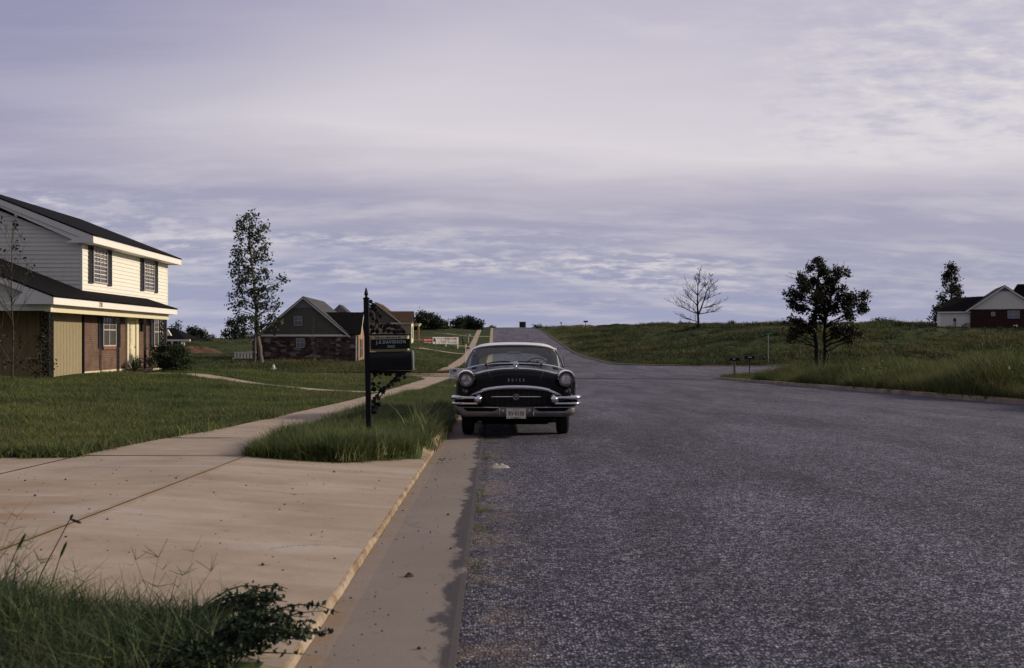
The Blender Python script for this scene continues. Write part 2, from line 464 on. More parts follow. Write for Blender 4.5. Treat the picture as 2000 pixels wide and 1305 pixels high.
simple('black_iron', (0.008, 0.008, 0.012), 0.6, spec=0.2, var=0.3, scale=8)
simple('black_shutter', (0.022, 0.024, 0.034), 0.5, spec=0.4, var=0.25, scale=5)
simple('sill_brick', (0.25, 0.11, 0.07), 0.9, var=0.35, scale=9)
simple('brown_siding', (0.135, 0.12, 0.105), 0.85, var=0.3, scale=2.5)
simple('grey_louvre', (0.22, 0.22, 0.25), 0.8, var=0.15, scale=6)
m_brick('brick_front', 'x', (0.165, 0.095, 0.07), (0.115, 0.067, 0.053), (0.19, 0.155, 0.125))
m_brick('brick_side', 'y', (0.13, 0.062, 0.045), (0.085, 0.045, 0.035), (0.14, 0.11, 0.09))
m_brick('brick_warm', 'x', (0.36, 0.22, 0.14), (0.28, 0.165, 0.105), (0.38, 0.31, 0.24))
m_brick('brick_tan', 'y', (0.33, 0.26, 0.20), (0.28, 0.215, 0.16), (0.36, 0.31, 0.26), var=0.25)
m_brick('brick_dark_red', 'y', (0.060, 0.024, 0.020), (0.04, 0.017, 0.016), (0.05, 0.035, 0.03))
m_stone('field_stone')
m_roof('roof_black', (0.006, 0.005, 0.0065)); m_roof('roof_grey', (0.10, 0.10, 0.11)); m_roof('roof_brown', (0.115, 0.07, 0.05))
m_roof('roof_dark_y', (0.010, 0.008, 0.010), 'y')
m_pane('pane_x'); m_pane('pane_y', axis='y'); m_pane('pane_blue', (0.10, 0.115, 0.155), (0.22, 0.24, 0.30), 'y', 0.6)
m_glass(); m_lens()
simple('car_black', (0.004, 0.004, 0.007), 0.13, spec=0.30, var=0.25, scale=5)
simple('car_white', (0.78, 0.76, 0.72), 0.3, spec=0.4, var=0.05, scale=4, coat=0.3)
simple('chrome', (0.88, 0.87, 0.90), 0.12, metallic=1.0, var=0.18, scale=9)
simple('chrome_dull', (0.25, 0.24, 0.245), 0.36, metallic=0.85, var=0.35, scale=7, bstr=0.05)
simple('grille_metal', (0.10, 0.095, 0.09), 0.45, metallic=0.8, var=0.3, scale=20)
simple('tyre_rubber', (0.016, 0.016, 0.018), 0.85, var=0.35, scale=14)
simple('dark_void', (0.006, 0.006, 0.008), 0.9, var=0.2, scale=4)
simple('seat_cloth', (0.05, 0.065, 0.085), 0.85, var=0.3, scale=8)
simple('plate_white', (0.72, 0.68, 0.55), 0.55, var=0.1, scale=14)
simple('ink_black', (0.015, 0.014, 0.02), 0.6, var=0.1)
simple('ink_red', (0.33, 0.03, 0.035), 0.6, var=0.15)
simple('ink_blue', (0.03, 0.055, 0.12), 0.6, var=0.15)
simple('ink_white', (0.72, 0.72, 0.70), 0.6, var=0.12, scale=12)
simple('ink_green_white', (0.40, 0.50, 0.46), 0.6, var=0.12, scale=40)
simple('sign_red', (0.25, 0.022, 0.028), 0.55, var=0.15, scale=2)
simple('sign_white', (0.78, 0.78, 0.78), 0.6, var=0.1, scale=2)
simple('paper_green', (0.50, 0.50, 0.30), 0.6, var=0.12, scale=8)
simple('street_green', (0.02, 0.09, 0.06), 0.5, var=0.2)
simple('galvanised', (0.28, 0.29, 0.31), 0.5, metallic=0.6, var=0.25)
simple('hydrant_white', (0.62, 0.60, 0.58), 0.55, var=0.3, scale=8)
simple('wood_grey', (0.22, 0.19, 0.155), 0.9, var=0.35, scale=10, bstr=0.3)
simple('clay', (0.15, 0.085, 0.05), 0.95, var=0.45, scale=3, bstr=0.6)
simple('letter_metal', (0.62, 0.66, 0.70), 0.35, metallic=0.3, var=0.1)
simple('dry_leaf', (0.10, 0.05, 0.028), 0.85, var=0.4, scale=20)
simple('pebble', (0.06, 0.052, 0.048), 0.9, var=0.6, scale=9)
simple('rag', (0.42, 0.40, 0.38), 0.9, var=0.45, scale=14, bstr=0.4)
simple('box_dark', (0.035, 0.03, 0.027), 0.8, var=0.3, scale=2)
simple('box_tan', (0.13, 0.10, 0.07), 0.8, var=0.3, scale=2)
simple('taillight_red', (0.25, 0.01, 0.01), 0.25, spec=0.5, var=0.2)

# ------------------------------------------------------------------ mesh helpers
def linkobj(o, parent=None):
    COL.objects.link(o)
    if parent is not None:
        o.parent = parent
    return o

class MB:
    def __init__(s):
        s.v, s.f, s.m = [], [], []
    def add(s, vs, fs, mi=0):
        b = len(s.v)
        s.v.extend([tuple(p) for p in vs])
        for f in fs:
            s.f.append(tuple(i + b for i in f)); s.m.append(mi)
    def hexa(s, p, mi=0):
        """eight corners: bottom ring 0-3, top ring 4-7"""
        s.add(p, [(3, 2, 1, 0), (4, 5, 6, 7), (0, 1, 5, 4), (1, 2, 6, 5), (2, 3, 7, 6), (3, 0, 4, 7)], mi)
    def box(s, x0, x1, y0, y1, z0, z1, mi=0):
        s.hexa([(x0, y0, z0), (x1, y0, z0), (x1, y1, z0), (x0, y1, z0), (x0, y0, z1), (x1, y0, z1), (x1, y1, z1), (x0, y1, z1)], mi)
    def cbox(s, x0, x1, y0, y1, z0, z1, c=0.01, mi=0):
        """chamfered box"""
        c = min(c, abs(x1 - x0) * .45, abs(y1 - y0) * .45, abs(z1 - z0) * .45)
        def ring(e, z):
            return [(x0 + e + c, y0 + e, z), (x1 - e - c, y0 + e, z), (x1 - e, y0 + e + c, z), (x1 - e, y1 - e - c, z), (x1 - e - c, y1 - e, z), (x0 + e + c, y1 - e, z), (x0 + e, y1 - e - c, z), (x0 + e, y0 + e + c, z)]
        s.rings([ring(c, z0), ring(0, z0 + c), ring(0, z1 - c), ring(c, z1)], mi, True)
    def rings(s, rs, mi=0, caps=True, closed=True):
        n = len(rs[0]); vs = [p for r in rs for p in r]; fs = []
        for k in range(len(rs) - 1):
            for i in range(n if closed else n - 1):
                j = (i + 1) % n
                fs.append((k * n + i, k * n + j, (k + 1) * n + j, (k + 1) * n + i))
        if caps:
            fs.append(tuple(reversed(range(n)))); fs.append(tuple(range((len(rs) - 1) * n, len(rs) * n)))
        s.add(vs, fs, mi)
    def prism(s, poly, vec, mi=0):
        v = Vector(vec); a = [Vector(p) for p in poly]
        s.rings([[tuple(p) for p in a], [tuple(p + v) for p in a]], mi, True)
    def tube(s, pts, rad, n=6, mi=0, caps=True, flat=1.0):
        pts = [Vector(p) for p in pts]
        if not hasattr(rad, '__len__'): rad = [rad] * len(pts)
        rs = []; ref = None
        for i, p in enumerate(pts):
            t = (pts[min(i + 1, len(pts) - 1)] - pts[max(i - 1, 0)])
            if t.length < 1e-9: t = Vector((0, 0, 1))
            t.normalize()
            if ref is None:
                ref = Vector((0, 0, 1)) if abs(t.z) < 0.9 else Vector((1, 0, 0))
            a = ref - t * ref.dot(t)
            if a.length < 1e-6: a = t.orthogonal()
            a.normalize(); ref = a
            b = t.cross(a)
            rs.append([tuple(p + (a * math.cos(6.28318 * k / n) + b * math.sin(6.28318 * k / n) * flat) * rad[i]) for k in range(n)])
        s.rings(rs, mi, caps)
    def lathe(s, prof, center=(0, 0, 0), axis='z', n=16, mi=0, caps=True):
        c = Vector(center); rs = []
        for r, h in prof:
            ring = []
            for k in range(n):
                a = 6.283185 * k / n; ca, sa = math.cos(a) * r, math.sin(a) * r
                q = {'z': (ca, sa, h), 'x': (h, ca, sa), 'y': (ca, h, sa)}[axis]
                ring.append(tuple(c + Vector(q)))
            rs.append(ring)
        s.rings(rs, mi, caps)
    def torus(s, c, R_, r, axis='y', n=28, m=8, mi=0, a0=0.0, a1=6.283185, zs=1.0):
        full = abs(a1 - a0) > 6.28
        pts = []
        k = n if full else n + 1
        rs = []
        for i in range(k):
            a = a0 + (a1 - a0) * i / n
            ring = []
            for j in range(m):
                b = 6.283185 * j / m
                rr = R_ + r * math.cos(b); h = r * math.sin(b)
                q = {'y': (rr * math.cos(a), h, rr * math.sin(a) * zs), 'z': (rr * math.cos(a), rr * math.sin(a), h), 'x': (h, rr * math.cos(a), rr * math.sin(a))}[axis]
                ring.append((c[0] + q[0], c[1] + q[1], c[2] + q[2]))
            rs.append(ring)
        if full: rs.append(rs[0])
        s.rings(rs, mi, not full)
    def build(s, name, mats, parent=None, smooth=False, angle=40, fix=True, loc=None):
        me = bpy.data.meshes.new(name)
        me.from_pydata(s.v, [], s.f)
        if isinstance(mats, str): mats = [mats]
        for m in mats: me.materials.append(MATS[m])
        if len(mats) > 1: me.polygons.foreach_set('material_index', np.array(s.m, dtype=np.int32))
        if fix:
            bm = bmesh.new(); bm.from_mesh(me)
            bmesh.ops.recalc_face_normals(bm, faces=bm.faces); bm.to_mesh(me); bm.free()
        if smooth:
            me.polygons.foreach_set('use_smooth', np.ones(len(me.polygons), dtype=bool))
            me.set_sharp_from_angle(angle=R(angle))
        me.update()
        o = bpy.data.objects.new(name, me)
        if loc is not None: o.location = loc
        return linkobj(o, parent)

def npmesh(name, verts, faces, mats, parent=None, smooth=False, mi=None):
    """faces: (N,k) int array"""
    me = bpy.data.meshes.new(name)
    verts = np.asarray(verts, dtype=np.float32); faces = np.asarray(faces, dtype=np.int32)
    k = faces.shape[1]
    me.vertices.add(len(verts)); me.vertices.foreach_set('co', verts.ravel())
    me.loops.add(faces.size); me.loops.foreach_set('vertex_index', faces.ravel())
    me.polygons.add(len(faces)); me.polygons.foreach_set('loop_start', np.arange(0, faces.size, k, dtype=np.int32))
    if isinstance(mats, str): mats = [mats]
    for m in mats: me.materials.append(MATS[m])
    if mi is not None: me.polygons.foreach_set('material_index', np.asarray(mi, dtype=np.int32))
    me.update(calc_edges=True)
    if smooth: me.polygons.foreach_set('use_smooth', np.ones(len(faces), dtype=bool))
    o = bpy.data.objects.new(name, me)
    return linkobj(o, parent)

def empty(name, loc, label, cat, rot=(0, 0, 0), group=None):
    o = bpy.data.objects.new(name, None)
    o.empty_display_size = 0.2
    o.location = loc; o.rotation_euler = rot
    linkobj(o)
    return tag(o, label, cat, group)

def tag(o, label=None, cat=None, group=None, kind=None):
    if label: o['label'] = label
    if cat: o['category'] = cat
    if group: o['group'] = group
    if kind: o['kind'] = kind
    return o

def struct(o):
    o['kind'] = 'structure'
    return o

def text(body, size, mat, parent, loc, rot, extrude=0.002, name='lettering', sx=1.0, spacing=1.0, bold=0.0):
    cu = bpy.data.curves.new('txt', 'FONT')
    cu.body = body; cu.size = size; cu.extrude = extrude
    cu.align_x = 'CENTER'; cu.align_y = 'CENTER'
    cu.space_character = spacing; cu.offset = bold; cu.resolution_u = 3
    t = bpy.data.objects.new('txt', cu); COL.objects.link(t)
    dg = bpy.context.evaluated_depsgraph_get()
    me = bpy.data.meshes.new_from_object(t.evaluated_get(dg))
    bpy.data.objects.remove(t)
    me.materials.clear(); me.materials.append(MATS[mat])
    me.name = name
    o = bpy.data.objects.new(name, me)
    o.location = loc; o.rotation_euler = rot; o.scale = (sx, 1, 1)
    return linkobj(o, parent)

def sstep(a, b, x):
    t = np.clip((np.asarray(x, dtype=float) - a) / (b - a), 0, 1)
    return t * t * (3 - 2 * t)
# ================================================================== SETTING: terrain, street, walks
# street frame: v = Y (along the street), u = X + 0.018 Y (across it)
def smooth_curve(pts, w=8):
    xs = np.arange(-300, 5000, 1.0)
    px_, pz_ = zip(*pts)
    ys = np.interp(xs, px_, pz_)
    # linear continuation before the first point
    s0 = (pz_[1] - pz_[0]) / (px_[1] - px_[0])
    ys = np.where(xs < px_[0], pz_[0] + s0 * (xs - px_[0]), ys)
    k = np.hanning(2 * w + 1); k /= k.sum()
    pad = np.concatenate([ys[:1].repeat(w), ys, ys[-1:].repeat(w)])
    ys = np.convolve(pad, k, 'valid')
    return lambda v: np.interp(v, xs, ys)

P = smooth_curve([(0, 0), (60, -1.2), (73, -1.44), (90, -1.64), (118, -1.75), (159, -1.58), (186, -1.12), (236, .96), (300, 3.6), (350, 5.62), (364, 5.75), (400, 5.0), (600, -6), (1500, -45), (4900, -90)], 10)
QL = smooth_curve([(0, .25), (15, .02), (35, -.1), (50, -.2), (58, -.7), (66, -1.06), (71, -1.3), (80, -1.45), (86, -1.5), (95, -1.3), (108, -.95), (120, -.85), (150, -.5), (178, .25), (185, .9), (215, 1.3), (250, 2.7), (300, 4.5), (350, 6.1), (364, 6.2), (400, 5.4), (600, -6), (1500, -45), (4900, -90)], 5)
QLL = smooth_curve([(0, .25), (35, -.1), (66, -1.06), (100, -1.3), (180, -1.3), (250, -.6), (330, 1.6), (360, 2.1), (400, 1.5), (600, -8), (1500, -45), (4900, -90)], 10)
QR = smooth_curve([(0, .3), (30, -.25), (60, -.95), (76, -1.4), (100, -1.62), (117, -1.66), (128, -1.0), (150, 1.9), (165, 3.35), (180, 3.7), (250, 4.75), (350, 6.2), (362, 6.3), (400, 5.5), (600, -8), (1500, -45), (4900, -90)], 6)

def sdf(u, v):
    """distance outside the pavement (kerb line), rounded corners"""
    u = np.asarray(u, float); v = np.asarray(v, float)
    def fil(a, b, r):
        return np.where((a < r) & (b < r), r - np.sqrt((r - a) ** 2 + (r - b) ** 2), np.minimum(a, b))
    right = np.where(v < 96.5, fil(u - 14.6, 76 - v, 10.0), fil(u - 14.6, v - 117, 11.0))
    left = np.where(v < 75, fil(-.78 - u, 70 - v, 6.0), fil(-.78 - u, v - 80, 6.0))
    return np.where(u > 7, right, left)

def base(u, v):
    u = np.asarray(u, float); v = np.asarray(v, float)
    p = P(v) + .13
    wl = 1 - sstep(-15.0, -4.5, u)
    wll = (1 - sstep(-95.0, -40.0, u)) * sstep(60, 110, v)
    wr = sstep(16.0, 48.0, u)
    z = p + (QL(v) - p) * wl
    z = z + (QLL(v) - z) * wll
    z = z + (QR(v) - z) * wr
    dd = sdf(u, v)
    lump = 0.05 * np.sin(u * 1.3 + 0.7 * v) + 0.04 * np.sin(u * .47 - v * .9) + .10 * np.sin(u * .13 + v * .071) * sstep(110, 160, v) + .2 * np.sin(u * .045 - v * .05 + 1) * sstep(130, 200, v)
    z = z + lump * sstep(4, 14, dd)
    return z

def drive_far(u):
    return 11.15 + 0.95 * sstep(-1.75, -0.85, u)

def drive_near(u):
    return 4.25 - .55 * sstep(-1.35, -.9, u)

def in_drive(u, v, pad=0.0):
    a = (v > drive_near(u) + .05 - pad) & (v < drive_far(u) + pad) & (u < -.75)
    return a & ((u > -4.55 - pad) | (v < 10.95 + pad))

def ground(u, v):
    z = base(u, v)
    d = sdf(u, v)
    pav = P(v) - .14
    t = sstep(.02, .14, d)
    z = pav + (z - pav) * t
    return np.where(in_drive(u, v), np.minimum(z, base(u, v) - .14), z)

def zg(X, Y):
    return float(ground(X + .018 * Y, Y))

def geo_lines(a, b, n):
    return list(np.geomspace(abs(a), abs(b), n) * (1 if b > 0 else -1))

def make_terrain():
    ul = geo_lines(-150, -3500, 14)[::-1] + list(np.arange(-146, -40, 4.)) + list(np.arange(-40, -12, .9)) + list(np.arange(-12, -4.7, .5)) + [-4.62, -4.56, -4.4, -4, -3.5, -3, -2.7, -2.3, -1.9, -1.6, -1.3, -1.05, -.94, -.92, -.86, -.81, -.78, 0, 4, 9, 13, 14.6, 14.64, 14.68, 14.73, 14.77, 14.95, 15.2] + list(np.arange(15.6, 46, .7)) + list(np.arange(46, 150, 3.)) + geo_lines(150, 3500, 14)
    vl = list(np.arange(-40, 0, 4.)) + list(np.arange(0, 4, .5)) + [4.2, 4.3, 4.36, 4.5] + list(np.arange(5, 10.9, .5)) + [10.9, 10.94, 10.98, 11.1, 11.14, 11.2] + list(np.arange(11.3, 12.6, .12)) + list(np.arange(12.8, 20, .5)) + list(np.arange(20, 60, 1.4)) + list(np.arange(60, 92, .6)) + list(np.arange(92, 114, 1.2)) + list(np.arange(114, 134, .7)) + list(np.arange(135, 405, 4.)) + geo_lines(410, 4800, 26)
    ul = np.array(sorted(ul)); vl = np.array(sorted(vl))
    U, V = np.meshgrid(ul, vl)
    Z = ground(U, V)
    verts = np.stack([U - .018 * V, V, Z], -1).reshape(-1, 3)
    nu, nv = len(ul), len(vl)
    i = np.arange(nv - 1)[:, None] * nu + np.arange(nu - 1)[None, :]
    faces = np.stack([i, i + 1, i + nu + 1, i + nu], -1).reshape(-1, 4)
    struct(npmesh('ground', verts, faces, 'turf_soil', smooth=True))
make_terrain()

def uv2p(u, v, z):
    return (u - .018 * v, v, z)

def make_road():
    mb = MB()
    def zr(u, v):
        c = .07 * max(0.0, 1 - ((u - 7.2) / 7.4) ** 2)
        return float(P(v)) - .016 + c
    vs = list(np.arange(-40, 0, 4.)) + list(np.arange(0, 60, 2.)) + list(np.arange(60, 140, 2.5)) + list(np.arange(140, 420, 6.))
    us = [-.155, .4, 1.5, 3, 5, 7.2, 9.5, 11.5, 13, 14.0, 14.63]
    rows = [[uv2p(u, v, zr(u, v)) for u in us] for v in vs]
    n = len(us)
    mb.rings(rows, 0, False, False)
    # side streets and corner fillets, meeting the main strip edge to edge
    def fan(cu, cv, pu, pv, r, a0, a1):
        arc = [(cu + r * math.cos(R(a)), cv + r * math.sin(R(a))) for a in np.linspace(a0, a1, 14)]
        vs_ = [uv2p(pu, pv, float(P(pv)) - .016)] + [uv2p(a, b, float(P(b)) - .016) for a, b in arc]
        mb.add(vs_, [(0, k, k + 1) for k in range(1, 14)])
    us2 = list(np.arange(14.63, 150, 6.))
    mb.rings([[uv2p(u, v, float(P(v)) - .016) for u in us2] for v in (76, 82, 90, 97, 104, 111, 117)], 0, False, False)
    us3 = list(np.arange(-150, -.2, 6.)) + [-.155]
    mb.rings([[uv2p(u, v, float(P(v)) - .016) for u in us3] for v in (70, 72.5, 75, 77.5, 80)], 0, False, False)
    fan(24.6, 66, 14.6, 76, 10.0, 90, 180)
    fan(25.6, 128, 14.6, 117, 11.0, 180, 270)
    fan(-6.78, 64, -.78, 70, 6.0, 0, 90)
    fan(-6.78, 86, -.78, 80, 6.0, -90, 0)
    struct(mb.build('road', 'asphalt', smooth=True, fix=False))
make_road()

def sweep(mb, path, section, zfun, mi=0):
    """section(v,u)-> [(offset to the left of travel, dz)]"""
    n = len(path); rs = []
    for i, (u, v) in enumerate(path):
        a = path[max(i - 1, 0)]; b = path[min(i + 1, n - 1)]
        t = Vector((b[0] - a[0], b[1] - a[1])).normalized()
        nl = Vector((-t.y, t.x))
        z = zfun(u, v)
        rs.append([uv2p(u + nl.x * o, v + nl.y * o, z + dz) for o, dz in section(u, v)])
    mb.rings(rs, mi, False, False)

def arcpts(cu, cv, r, a0, a1, n=16):
    return [(cu + r * math.cos(R(a)), cv + r * math.sin(R(a))) for a in np.linspace(a0, a1, n)]

jr = random.Random(3)
def left_h(u, v):
    if v < 12.1: return .035 + .09 * float(1 - sstep(1.6, 3.2, v))
    return .035 + .105 * float(sstep(11.9, 13.6, v))
def kerb_left_sec(u, v):
    h = left_h(u, v) + jr.uniform(-.006, .006); j = jr.uniform(-.013, .013)
    if v < 12.2 and v > 2.6:
        return [(0, -.02), (.006 + abs(j), .02), (.018 + abs(j) * 1.3, h - .004 + jr.uniform(-.008, .003)), (.045, h - .004), (.08, h - .012), (.085, -.1)]
    if 12.2 <= v < 14.0:      # flared wing between the apron lip and the full kerb
        k = (v - 12.2) / 1.8
        return [(0, -.02), (.01 + j * .5, .015), (.16 - .06 * k + j, h * .75), (.24 - .12 * k, h), (.34 - .15 * k, h + .004), (.345 - .15 * k, -.1)]
    lip = 0
    return [(0, -.02), (.012 + j, h * .55), (.03 + j + lip * .4, h - .008), (.055 + j + lip, h), (.165 + lip * .3, h + .006), (.168 + lip * .3, -.12)]
def kerb_sec(u, v):
    j = jr.uniform(-.012, .012)
    return [(0, -.06), (.01, .10), (.03 + j, .135), (.16, .145), (.165, -.1)]

pk = lambda u, v: float(P(v))
mb = MB()
pL = [(-.78, v) for v in list(np.arange(-4, 14, .11)) + list(np.arange(14, 20, .25)) + list(np.arange(20, 64, 1.5))] + arcpts(-6.78, 64, 6, 0, 90) + [(-u, 70) for u in (12, 25, 60, 150)]
sweep(mb, pL, kerb_left_sec, pk)
struct(mb.build('kerb', 'concrete_kerb', smooth=True, fix=False))
mb = MB()
sweep(mb, pL, lambda u, v: [(0.0, -.008), (-.10, -.012), (-.35, -.004), (-.60, .002), (-.628, -.003), (-.63, -.05)], pk)
struct(mb.build('gutter', 'concrete_gutter', smooth=False, fix=False))
mb = MB()
pF = [(u, 80) for u in (-150, -60, -25, -12)] + arcpts(-6.78, 86, 6, -90, 0) + [(-.78, v) for v in np.arange(90, 400, 6.)]
sweep(mb, pF, kerb_sec, pk)
struct(mb.build('kerb', 'concrete_kerb', smooth=True, fix=False))
mb = MB()
sweep(mb, pF, lambda u, v: [(0, -.006), (-.6, .0), (-.63, -.05)], pk)
struct(mb.build('gutter', 'concrete_walk', smooth=False, fix=False))
mb = MB()
sweep(mb, [(150, 76), (80, 76), (40, 76)] + arcpts(24.6, 66, 10, 90, 180) + [(14.6, v) for v in np.arange(64, -6, -1.0)], kerb_sec, pk)
struct(mb.build('kerb', 'concrete_kerb_far', smooth=True, fix=False))
mb = MB()
sweep(mb, [(14.6, v) for v in np.arange(400, 128, -6.)] + arcpts(25.6, 128, 11, 180, 270) + [(u, 117) for u in (30, 36, 45, 80, 150)], kerb_sec, pk)
struct(mb.build('kerb', 'concrete_kerb_far', smooth=True, fix=False))

# driveway: apron, crossing and the drive to the left
def drive_z(u, v):
    p = float(P(v))
    if u > -2.7: return p + .036 + .128 * min(1.0, (-.8 - u) / 1.9 if u < -.8 else 0)
    if u > -4.6: return p + .163 + .004 * (-2.7 - u) / 1.9
    return max(float(base(u, v)) + .03, p + .168)
mb = MB()
def drive_patch(us, v0, v1f, gap=.008):
    rows = []
    for k in np.linspace(0, 1, 22):
        rows.append([uv2p(u, v0(u) + (v1f(u) - v0(u)) * k, drive_z(u, v0(u) + (v1f(u) - v0(u)) * k)) for u in us])
    mb.rings(rows, 0, False, False)
drive_patch([-.805, -.84, -1.0, -1.3, -1.6, -2.0, -2.4, -2.692], drive_near, drive_far)
drive_patch([-2.708, -3.2, -3.9, -4.50], lambda u: 4.3, lambda u: 11.15)
drive_patch([-4.53, -5.0, -6, -8, -11, -16, -24], lambda u: 3.9, lambda u: 10.95)
struct(mb.build('driveway', 'concrete_drive', fix=False))

def sw_edges(v):
    l = float(np.interp(v, [-5, 11, 13, 16, 27, 40, 58, 63, 66], [-4.5, -4.5, -4.42, -4.1, -3.72, -3.75, -3.9, -4.6, -5.6]))
    r = float(np.interp(v, [-5, 11, 30, 58, 63, 66], [-2.72, -2.72, -2.66, -2.6, -2.3, -1.8]))
    return l, r
mb = MB()
def slab(v0, v1, fl):
    rows = []
    for v in np.linspace(v0, v1, 4):
        l, r = fl(v)
        z = float(P(v)) + .165
        rows.append([uv2p(l, v, z - .1), uv2p(l, v, z + .008), uv2p((l + r) / 2, v, z + .004), uv2p(r, v, z), uv2p(r, v, z - .1)])
    mb.rings(rows, 0, False, False)
v = 11.165
while v < 66:
    slab(v, min(v + 1.49, 66.4), sw_edges); v += 1.505
for a in (-3, -1.5, 0, 1.5, 3): slab(a, a + 1.28 if a == 3 else a + 1.49, sw_edges)
struct(mb.build('sidewalk', 'concrete_walk', fix=False))
mb = MB()
v = 86.0
while v < 352:
    slab(v, v + 2.97, lambda v: (-5.0, -3.75)); v += 3.0
struct(mb.build('sidewalk', 'concrete_walk', fix=False))

def ribbon(mb, pts, w, dz=.035, n=30):
    pts = [Vector(p) for p in pts]
    rs = []
    for k in range(n + 1):
        t = k / n * (len(pts) - 1); i = min(int(t), len(pts) - 2); f = t - i
        p = pts[i].lerp(pts[i + 1], f); d = (pts[i + 1] - pts[i]).normalized(); nn = Vector((-d.y, d.x))
        row = []
        for s in (-.5, -.498, 0, .498, .5):
            q = p + nn * (w * s)
            z = float(base(q.x + .018 * q.y, q.y)) + (dz if abs(s) < .499 else -.1)
            row.append((q.x, q.y, z))
        rs.append(row)
    mb.rings(rs, 0, False, False)
mb = MB()
ribbon(mb, [(-4.5, 34.0), (-7.2, 36.1), (-10.5, 39.2), (-13.2, 41.6), (-15.6, 43.6)], 1.15)
ribbon(mb, [(-3.22, 33.9), (-1.62, 33.95)], 1.1, n=6)
struct(mb.build('path', 'concrete_walk', fix=False))
mb = MB()
for vv, ue in ((176, -34), (207, -22), (262, -20)):
    ribbon(mb, [(-.95 - .018 * vv, vv), (ue, vv + 1.0)], 2.6, .05, 16)
struct(mb.build('driveway', 'concrete_walk', fix=False))

# ================================================================== GRASS (stuff)
def blades(n, h, spread, w, lean, seed, segs=3, hvar=.45, curl=1.0, heads=0.0):
    """one tuft: n curved tapering blades -> verts, faces(quads)"""
    r = np.random.default_rng(seed)
    V, F = [], []
    for _ in range(n):
        a = r.uniform(0, 6.283); rad = spread * math.sqrt(r.uniform())
        bx, by = rad * math.cos(a), rad * math.sin(a)
        az = r.uniform(0, 6.283); hh = h * (1 - hvar * r.uniform()); le = lean * r.uniform(.2, 1.2)
        dx, dy = math.cos(az), math.sin(az)
        fa = az + r.uniform(-.9, .9) + 1.57
        wx, wy = math.cos(fa), math.sin(fa)
        b0 = len(V)
        for k in range(segs + 1):
            t = k / segs
            off = le * hh * (t ** (1 + curl))
            z = hh * t * (1 - .28 * le * t)
            ww = w * (1 - t * .92) * (.75 + .5 * r.uniform()) * .5
            V.append((bx + dx * off - wx * ww, by + dy * off - wy * ww, z))
            V.append((bx + dx * off + wx * ww, by + dy * off + wy * ww, z))
        for k in range(segs):
            i = b0 + 2 * k
            F.append((i, i + 1, i + 3, i + 2))
    return V, F

def panicle(seed):
    """two thin stems ending in spread finger spikes"""
    r = np.random.default_rng(seed); V, F = [], []
    def strip(p, q, w):
        b = len(V); d = np.cross(np.array(q) - np.array(p), (.3, 1, .2)); d = d / (np.linalg.norm(d) + 1e-6) * w
        V.extend([tuple(np.array(p) - d), tuple(np.array(p) + d), tuple(np.array(q) + d * .5), tuple(np.array(q) - d * .5)]); F.append((b, b + 1, b + 2, b + 3))
    for k in range(2):
        a = r.uniform(0, 6.28); h = r.uniform(.34, .46); m = np.array((math.cos(a) * .06, math.sin(a) * .06, h * .6)); t = np.array((math.cos(a) * .15, math.sin(a) * .15, h))
        strip((0, 0, 0), m, .0014); strip(m, t, .0012)
        for j in range(5):
            b = r.uniform(0, 6.28); e = t + np.array((math.cos(b) * .06, math.sin(b) * .06, r.uniform(.02, .07))); strip(t, e, .0014)
    return V, F

def leaf_clump(n, rad, h, size, seed):
    """a bushy stand of small leaves on unseen stems, fuller low down, ragged at the top"""
    r = np.random.default_rng(seed); V, F = [], []
    stems = [(r.uniform(-rad, rad), r.uniform(-rad, rad), h * r.uniform(.45, 1.0)) for _ in range(9)]
    for k in range(n):
        sx, sy, sh = stems[k % 9]; t = r.random() ** .8
        c = np.array((sx * (.5 + .5 * t) + r.normal(0, .06), sy * (.5 + .5 * t) + r.normal(0, .06), sh * t))
        a = r.normal(size=3); a /= np.linalg.norm(a); b = np.cross(a, r.normal(size=3)); b /= np.linalg.norm(b)
        s = size * r.uniform(.5, 1.2) * (1.1 - .5 * t); q = len(V)
        V += [tuple(c - a * s), tuple(c - b * s * .45), tuple(c + a * s), tuple(c + b * s * .45)]; F.append((q, q + 1, q + 2, q + 3))
    return V, F

def tuft_objs(prefix, specs, mat):
    c = bpy.data.collections.new(prefix)
    for i, sp in enumerate(specs):
        V, F = sp
        me = bpy.data.meshes.new(prefix)
        me.from_pydata(V, [], F); me.materials.append(MATS[mat]); me.update()
        o = bpy.data.objects.new('%s_%02d' % (prefix, i), me)
        c.objects.link(o)
    return c

